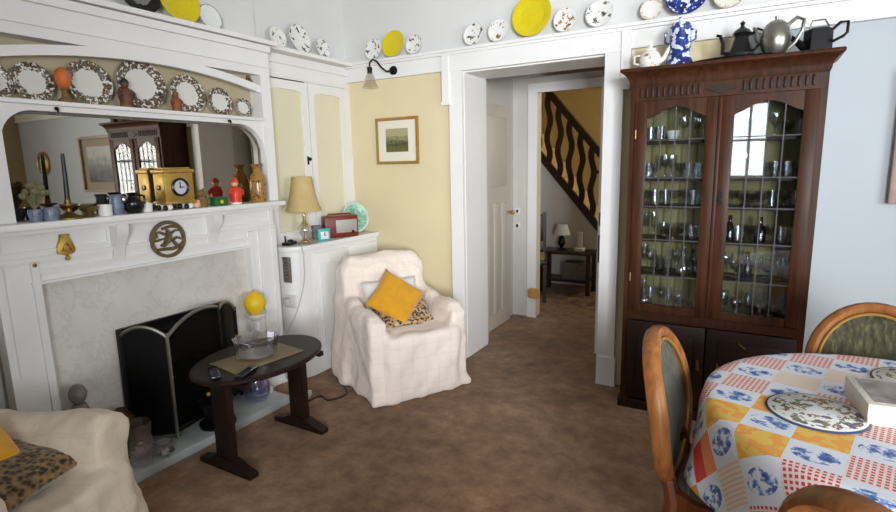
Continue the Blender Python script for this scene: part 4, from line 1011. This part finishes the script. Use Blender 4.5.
MB().tube([(mid + .165, -.012, .50), (mid + .175, -.03, .492), (mid + .20, -.03, .478)], .005, 8).build('key', 'old_brass', ld2)
for x in (.03, W - .03): MB().lathe([(0, 0), (.025, 0), (.03, .02), (.02, .03), (0, .03)], 12, (x, .03, 0)).build('bun_foot', 'mahogany_dark', cab)

# glassware: one of each kind, then copies
def proto(name, prof, mat, n=14, extra=None):
    m = MB(); m.lathe(prof, n)
    if extra: extra(m)
    o = m.build(name, mat, sharp=60); me = o.data; bpy.data.objects.remove(o); return me
GL = {
 'wine_glass': (proto('wine_glass', [(0, 0), (.027, 0), (.027, .003), (.005, .008), (.004, .055), (.02, .07), (.03, .095), (.028, .13), (.026, .13), (.028, .096), (.018, .073), (0, .066)], 'clear_glass'), 'stemmed wine glass'),
 'tumbler': (proto('tumbler', [(0, 0), (.026, 0), (.031, .085), (.029, .085), (.025, .008), (0, .008)], 'clear_glass'), 'straight tumbler'),
 'goblet': (proto('goblet', [(0, 0), (.028, 0), (.028, .004), (.007, .012), (.007, .03), (.03, .05), (.038, .085), (.036, .085), (.028, .052), (0, .036)], 'clear_glass'), 'short goblet'),
 'flute': (proto('flute', [(0, 0), (.024, 0), (.024, .003), (.004, .008), (.004, .05), (.017, .07), (.021, .15), (.019, .15), (.015, .07), (0, .06)], 'clear_glass'), 'tall flute'),
 'decanter': (proto('decanter', [(0, 0), (.045, 0), (.05, .02), (.048, .06), (.018, .10), (.015, .13), (.022, .138), (.018, .138), (.008, .14), (.016, .155), (.012, .175), (0, .18)], 'crystal', 16), 'stoppered decanter'),
 'glass_bowl': (proto('glass_bowl', [(0, 0), (.03, 0), (.02, .01), (.05, .035), (.062, .065), (.059, .065), (.045, .037), (0, .014)], 'crystal', 16), 'cut glass bowl'),
 'dark_bottle': (proto('dark_bottle', [(0, 0), (.028, 0), (.03, .07), (.012, .10), (.011, .135), (.014, .14), (0, .14)], 'dark_glass', 14), 'dark little bottle'),
 'white_cup': (proto('white_cup', [(0, 0), (.02, 0), (.035, .03), (.04, .06), (.037, .06), (.03, .03), (0, .01)], 'white_china', 16), 'white china cup'),
}
rows = [  # shelf index: kinds along the shelf (left to right), spaced over the cabinet's width
 (0, 'decanter flute wine_glass flute goblet tumbler wine_glass | flute wine_glass flute goblet goblet glass_bowl'),
 (1, 'flute wine_glass tumbler tumbler wine_glass decanter dark_bottle tumbler | wine_glass goblet dark_bottle wine_glass goblet wine_glass tumbler'),
 (2, 'flute flute tumbler glass_bowl goblet tumbler tumbler | dark_bottle tumbler goblet dark_bottle goblet tumbler tumbler'),
 (3, 'goblet tumbler tumbler goblet goblet tumbler tumbler | goblet goblet glass_bowl goblet tumbler goblet tumbler'),
 (4, 'tumbler goblet wine_glass wine_glass goblet tumbler tumbler tumbler | goblet wine_glass wine_glass goblet tumbler tumbler goblet'),
 (5, 'tumbler tumbler white_cup wine_glass wine_glass tumbler | goblet wine_glass flute wine_glass goblet tumbler'),
]
SNAME = ['bottom shelf', 'second shelf from the bottom', 'third shelf from the bottom', 'fourth shelf from the bottom', 'second shelf from the top', 'top shelf']
for si, txt in rows:
    for side, part in enumerate(txt.split('|')):
        ks = part.split(); a, b = (CX0 + .085, CX0 + mid - .06) if side == 0 else (CX0 + mid + .075, CX0 + W - .085)
        for i, k in enumerate(ks):
            me, nm = GL[k]; o = bpy.data.objects.new(k, me); COL.objects.link(o)
            x = a + (b - a) * (i + .0) / (len(ks) - 1); y = CY + (.12 if i % 2 else .175) + random.uniform(-.012, .012)
            o.location = (x, y, SH[si] if si else .60); o.rotation_euler = (0, 0, random.uniform(0, 6))
            sdn = 'left' if side == 0 else 'right'
            same = ks.count(k)
            colr = {'dark_bottle': '', 'white_cup': ''}.get(k, 'clear ')
            tag(o, f'{colr}{nm} on the {SNAME[si]} behind the {sdn} cabinet door', 'glassware', f'{nm}s on the {SNAME[si]} behind the {sdn} door' if same > 1 else f'glassware on the {SNAME[si]}')

# on top of the cabinet
TZC = 2.0
def spout_handle(): pass
tp = thing('teapot', 'white china teapot with painted roses on the left of the cabinet top', 'teapot', (-.555, 3.29, TZC))
MB().lathe([(0, 0), (.035, 0), (.055, .03), (.058, .065), (.045, .095), (.03, .105), (0, .107)], 22).build('body', 'rose_china', tp)
MB().lathe([(.034, .104), (.03, .115), (.01, .122), (.012, .138), (0, .142)], 16).build('lid', 'white_china', tp)
MB().tube([(.05, 0, .045), (.075, 0, .06), (.092, 0, .10), (.105, 0, .125)], [.018, .013, .010, .008], 10).build('spout', 'white_china', tp)
MB().tube([(-.05, 0, .085), (-.085, 0, .085), (-.085, 0, .045), (-.055, 0, .035)], .007, 8).build('handle', 'rose_china', tp)
cp = thing('coffee_pot', 'tall blue and white two-handled china pot on the cabinet top', 'coffee pot', (-.405, 3.31, TZC))
MB().lathe([(0, 0), (.072, 0), (.072, .02), (.060, .06), (.05, .1), (.056, .105), (.056, .14), (.054, .2), (.056, .215), (.05, .222), (0, .222)], 26).build('body', 'willow_china', cp)
MB().lathe([(.05, .22), (.046, .235), (.012, .245), (.01, .255), (.014, .265), (0, .272)], 18).build('lid', 'willow_china', cp)
for s in (-1, 1): MB().tube([(s * .052, 0, .2), (s * .078, 0, .19), (s * .078, 0, .145), (s * .054, 0, .13)], .006, 8).build('handle', 'willow_china', cp)
ty = thing('tray', 'oval silver tray with a dark rim under the black coffee pot', 'tray', (-.12, 3.27, TZC))
MB().lathe([(0, .004), (.2, .004), (.21, .012), (.214, .012), (.2, 0), (0, 0)], 36, sy=.42).build('tray_base', 'silver', ty); MB().tube([(.213 * math.cos(a * PI / 18), .0895 * math.sin(a * PI / 18), .013) for a in range(36)], .004, 6, closed=True).build('tray_rim', 'black_iron', ty)
bp = thing('coffee_pot.001', 'black coffee pot with curved spout and domed lid on the cabinet top', 'coffee pot', (-.105, 3.27, TZC + .005))
MB().lathe([(0, 0), (.062, 0), (.066, .008), (.06, .02), (.062, .03), (.045, .08), (.036, .11), (.042, .125), (.046, .13), (0, .13)], 10).build('body', 'black_gloss', bp, sharp=20)
MB().lathe([(.046, .13), (.036, .145), (.012, .16), (.008, .17), (.013, .182), (0, .195)], 12).build('lid', 'black_gloss', bp)
MB().tube([(-.045, 0, .03), (-.085, 0, .045), (-.085, 0, .09), (-.10, 0, .13), (-.118, 0, .135)], [.016, .012, .010, .009, .007], 8).build('spout', 'black_gloss', bp)
MB().tube([(.04, 0, .12), (.07, 0, .145), (.10, 0, .13), (.088, 0, .08), (.058, 0, .04)], .007, 8).build('handle', 'black_gloss', bp)
pt = thing('teapot.001', 'round pewter teapot with tilted handle on the cabinet top', 'teapot', (.045, 3.25, TZC + .012))
MB().lathe([(0, 0), (.045, 0), (.062, .03), (.07, .075), (.06, .12), (.045, .145), (0, .147)], 24).build('body', 'pewter', pt)
MB().lathe([(.045, .145), (.03, .158), (.008, .165), (.01, .18), (0, .185)], 16).build('lid', 'pewter', pt)
MB().tube([(.05, 0, .135), (.085, 0, .165), (.115, 0, .15), (.11, 0, .1), (.085, 0, .05), (.055, 0, .02)], .009, 8).build('handle', 'pewter', pt)
MB().tube([(-.055, 0, .06), (-.08, 0, .08), (-.085, 0, .12), (-.098, 0, .14)], [.014, .011, .009, .007], 8).build('spout', 'pewter', pt)
wc = thing('watering_pot', 'faceted black metal pot with square handle at the right of the cabinet top', 'pot', (.225, 3.28, TZC))
MB().lathe([(0, 0), (.062, 0), (.06, .11), (.052, .115), (0, .115)], 6).build('body', 'black_iron', wc, sharp=20)
MB().tube([(.055, 0, .105), (.085, 0, .135), (.115, 0, .135), (.115, 0, .085), (.10, 0, .07), (.06, 0, .05)], .007, 8).build('handle', 'black_iron', wc)
MB().tube([(-.05, 0, .03), (-.09, 0, .07), (-.125, 0, .10)], [.022, .014, .01], 8).build('spout', 'black_iron', wc)
MB().tube([(-.04, -.03, .115), (-.03, -.03, .15), (.02, -.03, .15), (.04, -.03, .115)], .004, 6).build('bail', 'pewter', wc)

# painting on the pale wall (right edge of frame) and a wall clock further along
pa = thing('painting', 'wide brown framed boat picture on the pale wall at the right edge', 'picture', (1.03, YF, 1.585))
m = MB()
for x0, x1, z0, z1 in ((-.43, .43, .30, .33), (-.43, .43, -.33, -.30), (-.43, -.40, -.33, .33), (.40, .43, -.33, .33)): m.box(x0, x1, -.04, 0, z0, z1, bev=.006)
m.build('frame', 'paint_frame', pa); MB().box(-.41, .41, -.012, -.002, -.31, .31).build('mount', 'grey_mount', pa); MB().box(-.30, .30, -.015, -.011, -.21, .21).build('print', 'boats_print', pa)
wk = thing('wall_clock', 'round gilt wall clock with cream dial on the far wall, seen in the mirror', 'clock', (2.43, YF, 1.62))
RY = Matrix.Rotation(PI / 2, 4, 'X')
m = MB(); m.M = RY; m.lathe([(.10, 0), (.15, 0), (.15, .025), (.125, .04), (.105, .03)], 36); m.build('bezel', 'gilt', wk)
m = MB(); m.M = RY; m.lathe([(0, 0), (.11, 0), (.11, .012), (0, .012)], 36); di = m.build('dial', 'clock_face_cream', wk)
m = MB(); m.box(-.004, .004, -.018, -.013, 0, .08); m.box(0, .055, -.018, -.013, -.004, .004); m.M = RY; m.lathe([(0, .012), (.03, .012), (.03, .018), (0, .018)], 16); m.build('hands', 'black_gloss', di)

# ------------------------------------------------------------------ dining table
TC = (.45, 1.885); TR = .545; TZ2 = .75
dt = thing('dining_table', 'round pedestal dining table hidden under the patchwork cloth', 'table', (TC[0], TC[1], 0))
MB().lathe([(0, TZ2 - .03), (TR - .01, TZ2 - .03), (TR - .006, TZ2 - .015), (TR - .01, TZ2 - .004), (0, TZ2 - .004)], 64).build('tabletop', 'chair_wood', dt)
MB().lathe([(.07, .1), (.09, .14), (.05, .25), (.045, .45), (.07, .6), (.12, .72), (0, .72)], 24).build('pedestal', 'chair_wood', dt)
for k in range(4):
    a = R_(45 + 90 * k); c_, s_ = math.cos(a), math.sin(a)
    MB().tube([(c_ * .05, s_ * .05, .16), (c_ * .2, s_ * .2, .10), (c_ * .32, s_ * .32, .03)], [.035, .03, .025], 8).build('leg', 'chair_wood', dt)
m = MB(); uvs = {}; NR, NA = 34, 160; rows_ = []
ctr = m.v((0, 0, .004)); uvs[ctr] = (0, 0)
drop = .27
for i in range(1, NR + 1):
    s = (TR + drop) * i / NR; row = []
    for j in range(NA):
        a = 2 * PI * j / NA
        if s <= TR: r, z = s, .004
        else:
            q = (s - TR) / drop; fold = .5 + .5 * math.cos(a * 11 + .6 * math.sin(3 * a))
            sm_ = min(1, (s - TR) / .05)
            r = TR + .012 * sm_ + q * (.010 + .04 * fold * q ** .7); z = .004 - (s - TR) * (.985 - .06 * fold)
            if s - TR < .03: z = .004 - (s - TR) * .8
        p = m.v((r * math.cos(a), r * math.sin(a), z)); uvs[p] = (s * math.cos(a), s * math.sin(a)); row.append(p)
    rows_.append(row)
for j in range(NA): m._f([ctr, rows_[0][j], rows_[0][(j + 1) % NA]])
for A_, B2 in zip(rows_, rows_[1:]):
    for j in range(NA): m._f([A_[j], B2[j], B2[(j + 1) % NA], A_[(j + 1) % NA]])
ul = m.bm.loops.layers.uv.new('UVMap')
for f in m.bm.faces:
    for lp_ in f.loops: lp_[ul].uv = uvs[lp_.vert]
tcl = m.build('tablecloth', 'patchwork', loc=(TC[0], TC[1], TZ2 - .001), sharp=80)
so_ = tcl.modifiers.new('thickness', 'SOLIDIFY'); so_.thickness = .002; so_.offset = 1
tag(tcl, 'patchwork oilcloth of blue, red and orange squares on the round dining table', 'tablecloth')
TOP = TZ2 + .006
def placemat(name, label, x, y, r):
    o = thing(name, label, 'placemat', (x, y, TOP)); m = MB(); m.lathe([(0, 0), (1, 0), (1, .02), (.98, .035), (0, .035)], 48)
    c_ = m.build('mat_face', 'mat_botanic', o); c_.scale = (r, r, r); return o
placemat('placemat', 'round botanical placemat in front of the white box', .205, 1.80, .130)
placemat('placemat.001', 'round botanical placemat at the far right of the table', .52, 2.20, .13)
bx = thing('game_box', 'white lidded box with a grey picture lid lying on the dining table', 'box', (.405, 1.895, TOP), R_(7))
MB().box(-.098, .14, -.108, .108, 0, .05, bev=.003).build('tray', 'box_white', bx); MB().box(-.1, .142, -.11, .11, .02, .062, bev=.003).build('lid', 'box_white', bx); MB().box(-.08, .125, -.09, .09, .0615, .0635).build('picture', 'box_picture', bx)

# dining chairs: balloon back with studded green velvet
def dining_chair(name, label, loc, rz):
    """local front -y, back at +y"""
    o = thing(name, label, 'chair', loc, rz, 'balloon-back dining chairs')
    def oval(w, zc, h, n=44, y0=.20, lean=.16):
        P = []
        for i in range(n):
            a = 2 * PI * i / n; x = w * math.cos(a); z = zc + h * math.sin(a) * (1 if math.sin(a) > 0 else 1)
            q = max(0, -math.sin(a))
            if q > 0: z = zc - h * 1.22 * q
            P.append((x * (1 + .25 * q * (1 - q)), y0 + lean * (z - .45) + .05 * (1 - (x / w) ** 2) * .6, z))
        return P
    MB().tube(oval(.205, .67, .232), .030, 10, closed=True, flat=.75).build('back_frame', 'honey_wood', o)
    MB().tube([(p[0], p[1] - .020, p[2]) for p in oval(.182, .67, .21)], .006, 6, closed=True).build('stud_band', 'gilt', o)
    m = MB(); P = oval(.188, .67, .215); n = len(P); f1 = []
    for side in (-1, 1):
        rings = []
        for k in (1, .8, .5, .2):
            bul = .028 * (1 - k * k)
            rings.append([m.v((p[0] * k, (.20 + .16 * (.67 + (p[2] - .67) * k - .45) + .03 * (1 - (p[0] * k / .2) ** 2)) + side * (.006 + bul), .67 + (p[2] - .67) * k)) for p in P])
        for A_, B2 in zip(rings, rings[1:]):
            for j in range(n): m._f([A_[j], A_[(j + 1) % n], B2[(j + 1) % n], B2[j]])
        m._f(rings[-1]); f1.append(rings[0])
    for j in range(n): m._f([f1[0][j], f1[0][(j + 1) % n], f1[1][(j + 1) % n], f1[1][j]])
    m.build('back_pad', 'green_velvet', o)
    MB().prism([(-.22, -.24), (.22, -.24), (.20, .12), (.15, .2), (-.15, .2), (-.20, .12)], 'z', .36, .42, bev=.01).build('seat_frame', 'chair_wood', o)
    m = MB(); m.prism([(-.20, -.22), (.20, -.22), (.18, .12), (.13, .18), (-.13, .18), (-.18, .12)], 'z', .40, .48, bev=.03); m.build('seat', 'green_velvet', o, sharp=60)
    for s in (-1, 1):
        MB().tube([(s * .19, -.21, .40), (s * .2, -.225, .25), (s * .19, -.21, .1), (s * .195, -.22, 0)], [.028, .026, .018, .016], 8).build('leg', 'chair_wood', o)
        MB().tube([(s * .13, .22, .50), (s * .15, .19, .38), (s * .165, .21, .2), (s * .18, .26, 0)], [.022, .026, .022, .018], 8).build('leg', 'chair_wood', o)
    return o
def dchair(name, label, back, face):
    f = Vector(face).normalized(); return dining_chair(name, label, (back[0] + f.x * .25, back[1] + f.y * .25, 0), math.atan2(f.x, -f.y))
dchair('dining_chair', 'green velvet dining chair left of the round table, seen from the side', (-.215, 1.90), (1, -.06))
dchair('dining_chair.001', 'green velvet dining chair behind the table against the pale wall', (.455, 2.56), (0, -1))
dchair('dining_chair.002', 'dining chair in front of the table, only its wooden top rail showing', (.25, 1.075), (.7, .71))

# ------------------------------------------------------------------ light
PA1, PW1, PA2, PW2, PS2 = -42, 92, 32, 84, 60
def area(name, loc, rot, sx, sy, power, col, spread=180):
    l = bpy.data.lights.new(name, 'AREA'); l.shape = 'RECTANGLE'; l.size = sx; l.size_y = sy; l.energy = power; l.color = col; l.spread = R_(spread)
    o = bpy.data.objects.new(name, l); COL.objects.link(o); o.location = loc; o.rotation_euler = rot; return o
area('window_daylight', (XR + .35, (WY0 + WY1) / 2, (WZ0 + WZ1) / 2), (0, R_(90), R_(PA1)), WZ1 - WZ0, WY1 - WY0, PW1, (.94, .96, 1), 140)
area('corner_fill_light', ((GX0 + GX1) / 2, YB - .3, (GZ0 + GZ1) / 2), (R_(90), 0, R_(PA2)), GX1 - GX0, GZ1 - GZ0, PW2, (.94, .96, 1), PS2)  # added lamp, narrowed and aimed to brighten the far corner
area('window_daylight.001', ((BX0 + BX1) / 2, YB - .35, (BZ0 + BZ1) / 2), (R_(90), 0, 0), BX1 - BX0, BZ1 - BZ0, 26, (.94, .96, 1))

area('hall_daylight', (.7, 6.7, 2.6), (0, R_(88), 0), 0.9, 0.9, 30, (1, .93, .8))
w = bpy.data.worlds.new('world'); sc.world = w; w.use_nodes = True
bg = w.node_tree.nodes['Background']; bg.inputs[0].default_value = (.85, .92, 1, 1); bg.inputs[1].default_value = .8

# ------------------------------------------------------------------ camera
cd = bpy.data.cameras.new('camera'); co_ = bpy.data.objects.new('camera', cd); COL.objects.link(co_)
yw, pt_, rl = R_(30), R_(9.83), R_(-1.19)
f = Vector((-math.sin(yw) * math.cos(pt_), math.cos(yw) * math.cos(pt_), -math.sin(pt_)))
r = Vector((math.cos(yw), math.sin(yw), 0)); u = r.cross(f)
r2 = r * math.cos(rl) + u * math.sin(rl); u2 = -r * math.sin(rl) + u * math.cos(rl)
mt = Matrix((r2, u2, -f)).transposed().to_4x4(); mt.translation = (0, 0, 1.5)
co_.matrix_world = mt
cd.sensor_width = 36; cd.lens = 528.7 / 896 * 36; cd.clip_start = .05
sc.camera = co_
sc.cycles.transparent_max_bounces = 40
sc.view_settings.view_transform = 'Standard'; sc.view_settings.look = 'None'; sc.view_settings.gamma = 1; sc.view_settings.exposure = 0
sc.view_settings.use_curve_mapping = False
